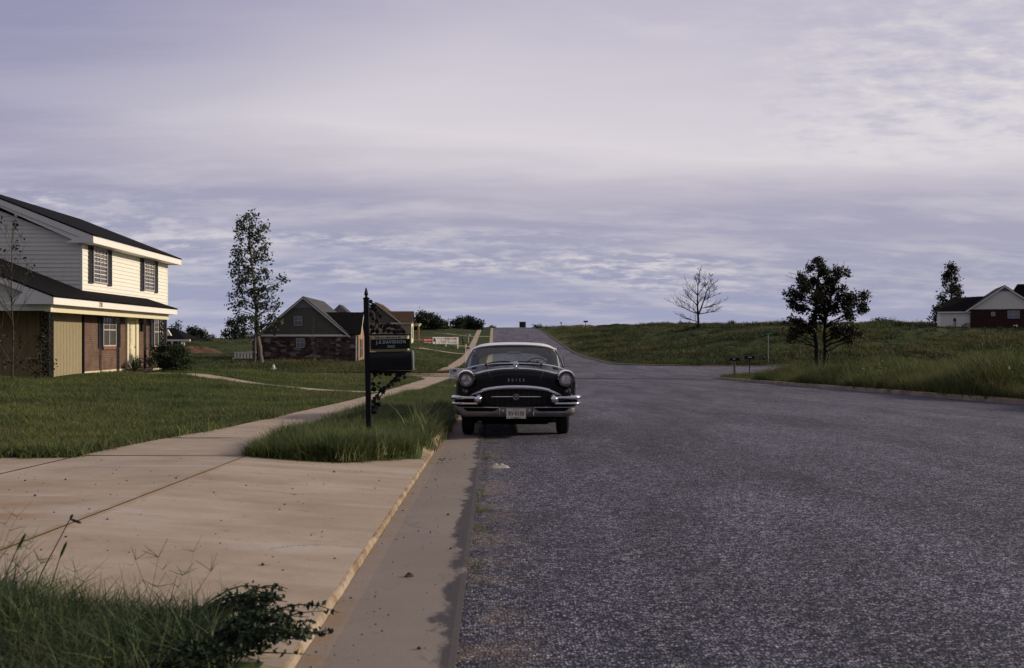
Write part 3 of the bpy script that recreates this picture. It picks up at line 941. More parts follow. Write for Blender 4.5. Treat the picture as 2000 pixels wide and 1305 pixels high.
def scatter_group(coll):
    ng = bpy.data.node_groups.new('scatter_' + coll.name, 'GeometryNodeTree')
    ng.interface.new_socket('Geometry', in_out='INPUT', socket_type='NodeSocketGeometry')
    ng.interface.new_socket('Geometry', in_out='OUTPUT', socket_type='NodeSocketGeometry')
    gi = ng.nodes.new('NodeGroupInput'); go = ng.nodes.new('NodeGroupOutput')
    ci = ng.nodes.new('GeometryNodeCollectionInfo')
    ci.inputs['Collection'].default_value = coll
    ci.inputs['Separate Children'].default_value = True
    ci.inputs['Reset Children'].default_value = True
    ip = ng.nodes.new('GeometryNodeInstanceOnPoints')
    ip.inputs['Pick Instance'].default_value = True
    def attr(nm, t):
        a = ng.nodes.new('GeometryNodeInputNamedAttribute'); a.data_type = t
        a.inputs['Name'].default_value = nm
        return a.outputs[0]
    ng.links.new(gi.outputs[0], ip.inputs['Points'])
    ng.links.new(ci.outputs[0], ip.inputs['Instance'])
    ng.links.new(attr('idx', 'INT'), ip.inputs['Instance Index'])
    ng.links.new(attr('rot', 'FLOAT_VECTOR'), ip.inputs['Rotation'])
    ng.links.new(attr('scl', 'FLOAT_VECTOR'), ip.inputs['Scale'])
    ng.links.new(ip.outputs[0], go.inputs[0])
    return ng

def scatter(name, label, pts, scl, coll, lean=.12, rng=RNG, cat='grass'):
    n = len(pts)
    me = bpy.data.meshes.new(name)
    me.vertices.add(n); me.vertices.foreach_set('co', np.asarray(pts, np.float32).ravel())
    rot = np.stack([rng.normal(0, lean, n), rng.normal(0, lean, n), rng.uniform(0, 6.283, n)], -1).astype(np.float32)
    scl = np.asarray(scl, np.float32)
    if scl.ndim == 1: scl = np.repeat(scl[:, None], 3, 1)
    a = me.attributes.new('rot', 'FLOAT_VECTOR', 'POINT'); a.data.foreach_set('vector', rot.ravel())
    a = me.attributes.new('scl', 'FLOAT_VECTOR', 'POINT'); a.data.foreach_set('vector', scl.ravel())
    a = me.attributes.new('idx', 'INT', 'POINT'); a.data.foreach_set('value', rng.integers(0, len(coll.objects), n).astype(np.int32))
    o = bpy.data.objects.new(name, me); linkobj(o)
    md = o.modifiers.new('scatter', 'NODES'); md.node_group = scatter_group(coll)
    return tag(o, label, cat, kind='stuff')

def patch(u, v, s):
    """cheap smooth noise 0..1 for clumping"""
    return .5 + .25 * (np.sin(u * 2.1 / s + 1.3 * np.sin(v * 1.1 / s)) + np.sin(v * 1.7 / s + 1.7 * np.sin(u * .9 / s + 2)))

def field_pts(n, v0, v1, ulo, uhi, keep, k=.62, pw=1.0):
    v = v0 + (v1 - v0) * RNG.random(n) ** pw
    lo = np.maximum(ulo(v), -k * v); hi = np.minimum(uhi(v), k * v)
    u = lo + (hi - lo) * RNG.random(n)
    ok = (hi > lo) & keep(u, v)
    return u[ok], v[ok]

def in_walk(u, v):
    l = np.interp(v, [11, 13, 16, 27, 40, 58, 63, 66], [-4.5, -4.42, -4.1, -3.72, -3.75, -3.9, -4.6, -5.6])
    r = np.interp(v, [11, 30, 58, 63, 66], [-2.72, -2.66, -2.6, -2.3, -1.8])
    m = (u > l - .03) & (u < r + .03) & (v < 66.5)
    # far pavement
    m |= (u > -5.05) & (u < -3.7) & (v > 86)
    # front path
    X = u - .018 * v
    xs = [-15.6, -13.2, -10.5, -7.2, -4.5]; ys = [43.6, 41.6, 39.2, 36.1, 34.0]
    m |= (X > -16.2) & (X < -4.0) & (np.abs(v - np.interp(X, xs, ys)) < .72)
    m |= (u > -2.9) & (u < -.9) & (np.abs(v - 33.93) < .56)
    for vv in (176, 207, 262): m |= (np.abs(v - vv - .5) < 1.5) & (u < -.9) & (u > -34)
    return m

HOUSE_KEEP = []      # rectangles (X0, X1, Y0, Y1) where buildings stand
def off_house(u, v):
    X = u - .018 * v
    m = np.ones(len(u), bool)
    for a, b, c, d in HOUSE_KEEP: m &= ~((X > a) & (X < b) & (v > c) & (v < d))
    return m
HOUSE_KEEP += [(-27, -15.6, 35.0, 52), (-27.6, -16.3, 107.9, 124), (-29.5, -17.2, 184.5, 205), (68.5, 92, 160, 182), (-27, -16.6, 37, 52)]

def make_grass():
    lawn = tuft_objs('lawn_tuft', [blades(16, .10, .10, .009, .9, s, 2) for s in range(6)], 'lawn_blade')
    verge = tuft_objs('verge_tuft', [blades(18, .26, .11, .010, .9, 20 + s, 3) for s in range(6)], 'verge_blade')
    front = tuft_objs('front_tuft', [blades(26, .22, .12, .0105, 1.5, 40 + s, 4) for s in range(24)] + [blades(9, .36, .06, .0055, .8, 60 + s, 4) for s in range(2)] + [panicle(70)], 'front_blade')
    weed = tuft_objs('weed_tuft', [blades(34, .85, .28, .016, .75, 80 + s, 3, .6) for s in range(7)], 'weed_blade')
    field = tuft_objs('field_clump', [blades(46, .55, .60, .05, .8, 100 + s, 2, .65) for s in range(7)], 'field_blade')

    # mown lawn in front of the two-storey house
    def keep(u, v):
        l = np.interp(v, [11, 13, 16, 27, 40, 58, 63, 66], [-4.5, -4.42, -4.1, -3.72, -3.75, -3.9, -4.6, -5.6])
        return (u < l + .06 * patch(u, v, .5) - .02) & ~in_walk(u, v) & ~in_drive(u, v, .02) & (sdf(u, v) > .2) & off_house(u, v)
    u, v = field_pts(62000, 10.9, 69.5, lambda v: v * 0 - 60, lambda v: v * 0 - 3.4, keep)
    s = (.55 + .75 * patch(u, v, .9)) * (.9 + .012 * v) * RNG.uniform(.7, 1.3, len(u))
    edge = (v < 11.6) | (np.abs(u - np.interp(v, [11, 13, 16, 27, 40], [-4.5, -4.42, -4.1, -3.72, -3.75])) < .3)
    s = np.where(edge & (v < 20), s * 1.45, s)
    scatter('lawn_grass', 'dark green mown lawn in front of the two storey house', np.stack([u - .018 * v, v, ground(u, v) - .005], -1), s, lawn)

    # verge between walk and kerb, long and overhanging
    def keepv(u, v):
        return ~in_walk(u, v) & (v > drive_far(u) - .02) & (sdf(u, v) > np.where(v < 13.2, .19, .05)) & (u > -2.9)
    u, v = field_pts(26000, 11.1, 66, lambda v: v * 0 - 2.74, lambda v: v * 0 - .84, keepv, k=5, pw=1.8)
    tall = np.where(v < 32, .75 + .55 * patch(u, v, 1.1), .5)
    tall = tall * np.where((v < 24), 1 + .35 * sstep(-1.5, -.9, u) * sstep(13.2, 15, v), 1) * RNG.uniform(.55, 1.15, len(u))
    scatter('verge_grass', 'long unmown grass on the verge round the sign post', np.stack([u - .018 * v, v, ground(u, v) - .01], -1), tall, verge, .2)

    # clump in the near corner of the picture
    u = RNG.uniform(-4.6, -.86, 12000); v = RNG.uniform(2.3, 4.62, 12000)
    edge = 4.36 + .10 * np.sin(u * 5) + .08 * np.sin(u * 11 + 1) - .35 * sstep(-1.45, -.95, u)
    ok = (v < edge) & (sdf(u, v) > .16) & (u < -1.10 + .10 * np.sin(v * 9)) & ~((u > -1.32) & (RNG.random(12000) < .55))
    u, v = u[ok], v[ok]
    z = np.where((v > 4.2) | (u > -1.75), P(v) + .10, ground(u, v)) - .01
    s = RNG.uniform(.55, 1.15, len(u)) * (.58 + .42 * patch(u, v, .45))
    scatter('clump_grass', 'dark unmown grass clump in the near corner beside the driveway', np.stack([u - .018 * v, v, z], -1), s, front, .3)

    # tall weeds on the corner block across the street
    keepw = lambda u, v: (sdf(u, v) > .15)
    u, v = field_pts(26000, 20, 76, lambda v: v * 0 + 14.7, lambda v: v * 0 + 80, keepw, k=.70)
    d = sdf(u, v)
    big = sstep(52, 40, v) if False else 1 - sstep(40, 60, v)
    s = (.40 + 1.15 * patch(u, v, 2.2) ** 1.7 + .35 * patch(u, v, .7) + .35 * big) * (.5 + .5 * sstep(.1, 2.2, d)) * RNG.uniform(.55, 1.25, len(u))
    s = s * (1 - .35 * ((v > 58) & (u < 19)))
    scatter('tall_weeds', 'tall yellow green weeds behind the kerb across the street', np.stack([u - .018 * v, v, ground(u, v) - .02], -1), s, weed, .2, cat='weeds')

    # leafy weed bushes standing in and above the blades
    leafy = tuft_objs('weed_bush', [leaf_clump(110, .42, .9, .085, 300 + s) for s in range(5)] + [leaf_clump(70, .22, 1.25, .07, 320 + s) for s in range(3)], 'leaf_weed')
    u, v = field_pts(2300, 21, 75, lambda v: v * 0 + 15.2, lambda v: v * 0 + 70, lambda u, v: (sdf(u, v) > .7) & (patch(u + 7, v, 2.6) > .42), k=.70)
    big = 1 - sstep(38, 60, v)
    s = RNG.uniform(.45, 1.15, len(u)) * (.62 + .55 * big) * (1 - .45 * ((v > 56) & (u < 20)))
    scatter('weed_bushes', 'leafy weed bushes mixed through the corner block', np.stack([u - .018 * v, v, ground(u, v) - .05], -1), s, leafy, .12, cat='weeds')

    # rough field rising to the skyline on the right
    u, v = field_pts(34000, 117.2, 372, lambda v: v * 0 + 14.7, lambda v: v * 0 + 400, lambda u, v: (sdf(u, v) > .3) & off_house(u, v), k=.66, pw=1.35)
    d = sdf(u, v)
    s = (.35 + 1.5 * patch(u, v, 7) ** 2 + .6 * patch(u, v, 2.3) ** 2) * RNG.uniform(.5, 1.2, len(u)) * (.55 + .45 * sstep(0, 4, d))
    bare = (patch(u + 4, v, 11) > .62) & (v > 150)
    s = np.where(bare, s * .45, s)
    scatter('field_grass', 'rough green and tan field rising to the skyline on the right', np.stack([u - .018 * v, v, ground(u, v) - .03], -1), s, field, .15, cat='field grass')

    leafy2 = tuft_objs('field_bush', [leaf_clump(70, .75, .8, .16, 340 + s) for s in range(5)], 'leaf_field')
    u, v = field_pts(7000, 118.5, 366, lambda v: v * 0 + 15.5, lambda v: v * 0 + 300, lambda u, v: (sdf(u, v) > 1.2) & off_house(u, v) & (patch(u + 3, v, 8) > .40), k=.66, pw=1.25)
    s = RNG.uniform(.4, 1.3, len(u)) * (.6 + .5 * patch(u, v, 3))
    scatter('field_weeds', 'dark leafy weeds in drifts across the rising field', np.stack([u - .018 * v, v, ground(u, v) - .05], -1), s, leafy2, .12, cat='weeds')

    # unmown lots beyond the side street, left of the road
    u, v = field_pts(30000, 80.2, 366, lambda v: v * 0 - 300, lambda v: v * 0 - .9, lambda u, v: (sdf(u, v) > .2) & off_house(u, v) & ~in_walk(u, v), k=.6, pw=1.5)
    s = (.25 + .55 * patch(u, v, 4)) * RNG.uniform(.5, 1.2, len(u))
    s = np.where(v < 108, s * 1.15, s * .8)
    scatter('lot_grass', 'unmown green lots beyond the side street on the left', np.stack([u - .018 * v, v, ground(u, v) - .03], -1), s, field, .15)

    # sprigs rooted in the joint between gutter and asphalt
    n = 120
    v = RNG.uniform(4.5, 14, n); v = np.where(RNG.random(n) < .6, RNG.choice([6.0, 7.4, 8.4, 9.2, 12.6], n) + RNG.normal(0, .16, n), v)
    u = -.135 + np.abs(RNG.normal(0, .045, n))
    scatter('joint_grass', 'sparse grass sprigs in the joint between gutter and asphalt', np.stack([u - .018 * v, v, P(v) - .02], -1), RNG.uniform(.2, .5, n), lawn, .5)
make_grass()

# pebbles and grit blown over the driveway and the gutter: nobody could count them
def make_pebbles():
    n = 330
    u = np.concatenate([RNG.uniform(-4.4, -.9, 200), RNG.uniform(-.76, -.2, 130)])
    v = np.concatenate([RNG.uniform(4.8, 11, 200), RNG.uniform(4, 13.5, 130)])
    z = np.array([drive_z(a, b) if a < -.8 else float(P(b)) for a, b in zip(u, v)])
    r = RNG.lognormal(math.log(.0052), .42, n)
    V, F = [], []
    octv = np.array([(1, 0, 0), (0, 1, 0), (-1, 0, 0), (0, -1, 0), (0, 0, .8), (0, 0, -.5)])
    octf = np.array([(0, 1, 4), (1, 2, 4), (2, 3, 4), (3, 0, 4), (1, 0, 5), (2, 1, 5), (3, 2, 5), (0, 3, 5)])
    for i in range(n):
        q = octv * r[i] * RNG.uniform(.6, 1.3, (6, 3))
        V.append(q + (u[i] - .018 * v[i], v[i], z[i] + r[i] * .35)); F.append(octf + 6 * i)
    o = npmesh('grit', np.concatenate(V), np.concatenate(F), 'pebble')
    tag(o, 'dark grit and pebbles strewn over driveway and gutter', 'gravel', kind='stuff')
make_pebbles()
# ================================================================== HOUSES
def face_map(origin, face):
    """wall-local (a along, b up, c out) -> parent-local point"""
    ox, oy, oz = origin
    if face == '+x': return lambda a, b, c: (ox + c, oy + a, oz + b)
    if face == '-y': return lambda a, b, c: (ox + a, oy - c, oz + b)
    if face == '-x': return lambda a, b, c: (ox - c, oy - a, oz + b)
    if face == '+y': return lambda a, b, c: (ox - a, oy + c, oz + b)

def wbox(mb, T, a0, a1, b0, b1, c0, c1, mi=0):
    mb.hexa([T(a0, b0, c0), T(a1, b0, c0), T(a1, b0, c1), T(a0, b0, c1), T(a0, b1, c0), T(a1, b1, c0), T(a1, b1, c1), T(a0, b1, c1)], mi)

def siding(mb, T, a0f, a1f, z0, z1, e=.16, proud=.03, seed=0):
    """lapped boards with slanted faces"""
    r = random.Random(seed)
    z = z0
    while z < z1 - .01:
        t = min(z + e, z1)
        l0, r0, l1, r1 = a0f(z), a1f(z), a0f(t), a1f(t)
        if r0 - l0 > .05:
            if r1 < l1: l1 = r1 = (l0 + r0) / 2
            j = r.uniform(-.002, .002)
            c0, c1 = proud + j, .004
            mb.add([T(l0, z, 0), T(r0, z, 0), T(r0, z, c0), T(l0, z, c0), T(l1, t, c1), T(r1, t, c1), T(l1, t, 0), T(r1, t, 0)],
                   [(0, 1, 2, 3), (3, 2, 5, 4), (0, 3, 4, 6), (1, 7, 5, 2)])
        z = t

def window(parent, origin, face, w, h, cols=2, pane='pane_x', rows=(3, 3), trim='sash_grey', mid=True, vbars=4):
    """double hung sash: frame with muntins, and the pane behind"""
    T = face_map(origin, face)
    mb = MB()
    f = .055
    wbox(mb, T, 0, f, 0, h, -.02, .045); wbox(mb, T, w - f, w, 0, h, -.02, .045)
    wbox(mb, T, f, w - f, h - f, h, -.02, .045); wbox(mb, T, f, w - f, 0, f, -.02, .055)
    wbox(mb, T, f, w - f, h * .49, h * .49 + .05, -.02, .035)
    for k in range(1, vbars):
        thick = .024 if (k * 2 == vbars) else .007
        x = f + (w - 2 * f) * k / vbars
        if k * 2 == vbars: wbox(mb, T, x - thick, x + thick, f, h * .49, -.02, .027)
        wbox(mb, T, x - thick, x + thick, h * .49 + .05, h - f, -.02, .027)
    for half in (0, 1):
        b0 = f if half == 0 else h * .49 + .05; b1 = h * .49 if half == 0 else h - f
        for k in range(1, rows[half] if half else 1):
            b = b0 + (b1 - b0) * k / rows[half]
            wbox(mb, T, f, w - f, b - .007, b + .007, -.02, .024)
    o = mb.build('window', trim, parent)
    pm = MB(); wbox(pm, T, f * .5, w - f * .5, f * .5, h - f * .5, -.035, .004)
    pm.build('pane', pane, o)
    return o

def shutter(parent, origin, face, w, h, mat='black_shutter'):
    T = face_map(origin, face); mb = MB(); f = .06
    wbox(mb, T, 0, f, 0, h, 0, .045); wbox(mb, T, w - f, w, 0, h, 0, .045)
    for b in (0, h * .48, h - f): wbox(mb, T, f, w - f, b, b + f, 0, .042)
    n = int(h / .05)
    for k in range(n):
        b = f + (h - 2 * f) * k / n
        mb.add([T(f, b, .035), T(w - f, b, .035), T(w - f, b + .045, .012), T(f, b + .045, .012)], [(0, 1, 2, 3)])
    wbox(mb, T, f, w - f, f, h - f, 0, .008)
    mb.build('shutter', mat, parent)

def slab_poly(mb, top, th, mi=0):
    mb.prism(top, (0, 0, -th), mi)

def lattice(parent, x, y, z0, z1, w, axis):
    """ornamental iron panel: two bars, ties and S scrolls"""
    mb = MB()
    def q(a, b): return (x, y + a, b) if axis == 'y' else (x + a, y, b)
    for a in (0, w):
        mb.tube([q(a, z0), q(a, z1)], .02, 4)
    for b in np.linspace(z0 + .04, z1 - .04, 6): mb.tube([q(0, b), q(w, b)], .012, 4)
    n = 5; hh = (z1 - z0 - .1) / n
    for k in range(n):
        b0 = z0 + .05 + k * hh
        for sgn in (1, -1):
            pts = []
            for i in range(15):
                t = i / 14
                pts.append(q(w / 2 + sgn * w * .40 * math.sin(t * 6.283) * (1 - .25 * t), b0 + hh * (.06 + .88 * t)))
            mb.tube(pts, .017, 4)
        for i in range(5):   # cast leaves on the scrolls
            c = q(w * (.25 + .5 * ((i * 7) % 5) / 4), b0 + hh * (i + .5) / 5)
            mb.lathe([(.0, -.012), (.045, 0), (.0, .012)], c, 'x' if axis == 'y' else 'y', 6, caps=False)
    return mb.build('porch_post', 'black_iron', parent, smooth=True)

def house_two_storey():
    H = empty('two_storey_house', (-16.8, 40.0, -.15), 'two storey house with cream clapboard upper floor, brick front and iron porch posts', 'house', (0, 0, .034))
    L, D, rx = 11.0, 8.9, -4.45
    so = 5.15                      # soffit height above floor
    slope = .396
    # ---- upper storey
    mb = MB()
    mb.box(-D + .01, -.01, .01, L - .01, 2.6, so); mb.box(-D + .01, -.26, .01, L - .01, -.3, 2.6)
    mb.prism([(-.01, .012, so - .001), (rx, .012, so + 4.45 * slope), (-D + .01, .012, so - .001)], (0, L - .024, 0))
    mb.build('wall', 'white_siding', H)
    mb = MB()
    siding(mb, face_map((0, 0, 0), '+x'), lambda z: .06, lambda z: L - .06, 3.05, so, .165)
    mb.build('siding', 'white_siding', H)
    mb = MB()
    siding(mb, face_map((0, 0, 0), '-y'), lambda z: -D if z < so else rx - (so + 4.45 * slope - z) / slope, lambda z: -.06 if z < so else rx + (so + 4.45 * slope - z) / slope, 2.55, so + 4.4 * slope, .165)
    mb.build('siding', 'white_siding', H)
    for cb in ((-.03, .06, 3.0), (L - .06, L + .03, 2.6)):
        mb = MB(); mb.box(-.06, .03, cb[0], cb[1], cb[2], so); mb.build('corner_board', 'white_trim', H)
    # main roof
    oh, y0, y1 = .58, -.38, L + .42
    ez = so + .30                  # roof deck at the eave edge
    rz = ez + (oh - rx) * slope
    mb = MB()
    slab_poly(mb, [(oh + .03, y0 - .03, ez), (oh + .03, y1 + .03, ez), (rx, y1 + .03, rz), (rx, y0 - .03, rz)], .05)
    slab_poly(mb, [(2 * rx - oh - .03, y1 + .03, ez), (2 * rx - oh - .03, y0 - .03, ez), (rx - .001, y0 - .03, rz), (rx - .001, y1 + .03, rz)], .05)
    mb.build('roof', 'roof_black', H)
    mb = MB()
    mb.box(oh - .03, oh, y0, y1, so - .02, ez - .055)                      # eave board
    mb.box(.0, oh - .035, y0 + .02, y1 - .02, so - .012, so + .012)        # soffit
    for yy in (y0 - .012, y1 - .02):                                        # raking boards with boxed return
        mb.prism([(oh, yy, so - .02), (oh, yy, ez - .055), (rx, yy, rz - .055), (rx, yy, rz - .27), (.05, yy, so + .20), (-.55, yy, so - .02)], (0, .032, 0))
        mb.prism([(2 * rx - oh, yy, ez - .055), (rx - .002, yy, rz - .055), (rx - .002, yy, rz - .27), (2 * rx - oh, yy, ez - .27)], (0, .032, 0))
    mb.prism([(oh - .04, y0 + .03, so), (.02, y0 + .03, so + .2), (rx, y0 + .03, rz - .28), (rx, y0 + .03, rz - .30), (.0, y0 + .03, so - .0)], (0, -y0 - .06, 0))
    mb.build('eave_trim', 'white_trim', H)
    # upper windows with shutters
    for a, w in ((1.08, 1.55), (7.35, 1.5)):
        window(H, (.022, a, 3.68), '+x', w, 1.38)
        shutter(H, (.022, a - .50, 3.62), '+x', .46, 1.5); shutter(H, (.022, a + w + .04, 3.62), '+x', .46, 1.5)
    # ---- lower front
    mb = MB()
    mb.box(-.25, .0, .02, L - .02, .08, 2.75)
    mb.build('brick_wall', 'brick_front', H)
    mb = MB(); mb.box(-.02, .03, .05, 4.85, -.03, .12); mb.build('foundation_strip', 'cream_trim', H)
    mb = MB()
    mb.box(-.02, .07, .0, .10, .0, 2.6)  # black strip put in for the shade of the brick's recess
    mb.build('recess_shade', 'black_iron', H)
    # door with its surround
    mb = MB()
    mb.box(-.03, .10, 4.92, 5.12, .05, 2.5); mb.box(-.03, .10, 6.12, 6.42, .05, 2.5); mb.box(-.03, .10, 5.12, 6.12, 2.25, 2.5)
    dr = mb.build('door_surround', 'cream_trim', H)
    mb = MB(); mb.box(-.02, .035, 5.13, 6.11, .08, 2.24)
    for (a, b, c, d) in ((5.22, 5.58, .25, 1.0), (5.66, 6.02, .25, 1.0), (5.22, 5.58, 1.15, 2.1), (5.66, 6.02, 1.15, 2.1)): mb.box(.035, .047, a, b, c, d)
    door = mb.build('door', 'cream_trim', H)
    mb = MB(); mb.lathe([(.0, 0), (.03, .01), (.03, .05), (.0, .06)], (.035, 6.03, 1.05), 'x', 10); mb.build('handle', 'chrome_dull', door, smooth=True)
    mb = MB(); mb.box(0.0, .95, 4.85, 6.45, -.12, .1); mb.build('step', 'concrete_walk', H)
    # lower windows
    for a, w, z0, h, vb in ((2.2, 1.5, 1.1, 1.36, 4), (8.85, 1.35, 1.05, 1.4, 4)):
        window(H, (.0, a, z0), '+x', w, h, vbars=vb)
        shutter(H, (.0, a - .52, z0 - .06), '+x', .48, h + .16); shutter(H, (.0, a + w + .04, z0 - .06), '+x', .48, h + .16)
        mb = MB(); mb.box(-.03, .07, a - .06, a + w + .06, z0 - .13, z0 - .012); mb.build('window_sill', 'sill_brick', H)
    # ---- carport bay (tan boards) and its gable towards the camera
    mb = MB()
    mb.box(-6.5, -.02, -2.68, -.03, -.03, 2.6)
    mb.build('storage_wall', 'tan_board', H)
    mb = MB()
    for k in range(9): mb.box(-.021, .004 + .006, -2.69 + k * .295 + .012, -2.69 + (k + 1) * .295 - .004, -.02, 2.58)
    mb.build('panel_boards', 'tan_board', H)
    mb = MB()
    for k in range(20): mb.box(-.03 - (k + 1) * .3 + .006, -.03 - k * .3 - .006, -2.70, -2.679, -.02, 2.58)
    mb.build('panel_boards', 'tan_dark', H)
    # porch roof: skirt along the front, gable roof over the carport end
    px_, pe = 1.1, 2.87            # eave distance from the wall, deck height at the eave
    ye, yf = -5.42, 8.9
    top = pe + px_ * slope
    grz = pe + (px_ + 4.45) * slope
    mb = MB()
    slab_poly(mb, [(px_ + .03, ye, pe), (px_ + .03, -.0, pe), (-4.45, -.0, grz), (-4.45, ye, grz)], .05)
    slab_poly(mb, [(-10.0, -.0, pe), (-10.0, ye, pe), (-4.451, ye, grz), (-4.451, -.0, grz)], .05)
    slab_poly(mb, [(px_ + .03, .001, pe), (px_ + .03, yf + .03, pe), (.02, yf - 1.08, top), (.02, .001, top)], .05)
    slab_poly(mb, [(px_ + .03, yf + .031, pe), (.02, yf + .031, pe), (.02, yf - 1.079, top)], .05)
    mb.build('porch_roof', 'roof_black', H)
    mb = MB()
    mb.box(px_ - .03, px_, ye + .02, yf, pe - .29, pe - .052)
    mb.box(.0, px_ - .03, yf - .03, yf, pe - .29, pe - .052)
    mb.box(-.02, px_ - .035, ye + .06, yf - .035, pe - .29, pe - .262)
    mb.prism([(px_, ye + .02, pe - .29), (px_, ye + .02, pe - .055), (-4.45, ye + .02, grz - .055), (-4.45, ye + .02, grz - .26), (.1, ye + .02, pe + .11), (-.5, ye + .02, pe - .29)], (0, .03, 0))
    mb.build('porch_fascia', 'white_trim', H)
    mb = MB()
    mb.box(.62, .80, ye + .52, yf - .32, pe - .54, pe - .292)
    mb.build('porch_beam', 'cream_trim', H)
    mb = MB()
    T = face_map((0, ye + .52, 0), '-y')
    mb.prism([(.82, ye + .53, pe - .50), (.82, ye + .53, pe - .2), (-4.45, ye + .53, grz - .3), (-9.5, ye + .53, pe - .2), (-9.5, ye + .53, pe - .50)], (0, .14, 0))
    siding(mb, T, lambda z: max(-9.5, -4.45 - (grz - .3 - z) / slope), lambda z: min(.82, -4.45 + (grz - .3 - z) / slope), pe - .5, grz - .35, .165)
    mb.build('gable_wall', 'white_siding', H)
    # house number on the fascia
    text('1780', .27, 'sill_brick', H, (px_ + .004, -1.05, pe - .17), (R(90), 0, R(90)), .004, 'house_number', .75)
    # porch posts
    zt = pe - .54
    lattice(H, .71, ye + .60, .0, zt, .34, 'y'); lattice(H, .42, ye + .60, .0, zt, .30, 'x')
    for y in (1.85, 5.25): lattice(H, .71, y, .0, zt, .24, 'y')
    lattice(H, .71, yf - .75, .0, zt, .34, 'y')
    lattice(H, .40, yf - .42, .0, zt, .30, 'x')
    # porch slab, lantern
    mb = MB(); mb.box(-6.4, .92, ye + .5, yf + .2, -.45, -.035); mb.build('porch_floor', 'concrete_walk', H)
    mb = MB()
    mb.lathe([(.03, 0), (.10, .04), (.085, .30), (.11, .31), (.02, .42), (.012, .5)], (.14, 6.75, 1.75), 'z', 6); mb.box(-.02, .14, 6.74, 6.76, 2.2, 2.22)
    mb.build('porch_lantern', 'black_iron', H)
house_two_storey()

def plumbing_vent(mb, x, y, z): mb.lathe([(.045, 0), (.045, .3), (.03, .3)], (x, y, z), 'z', 8)

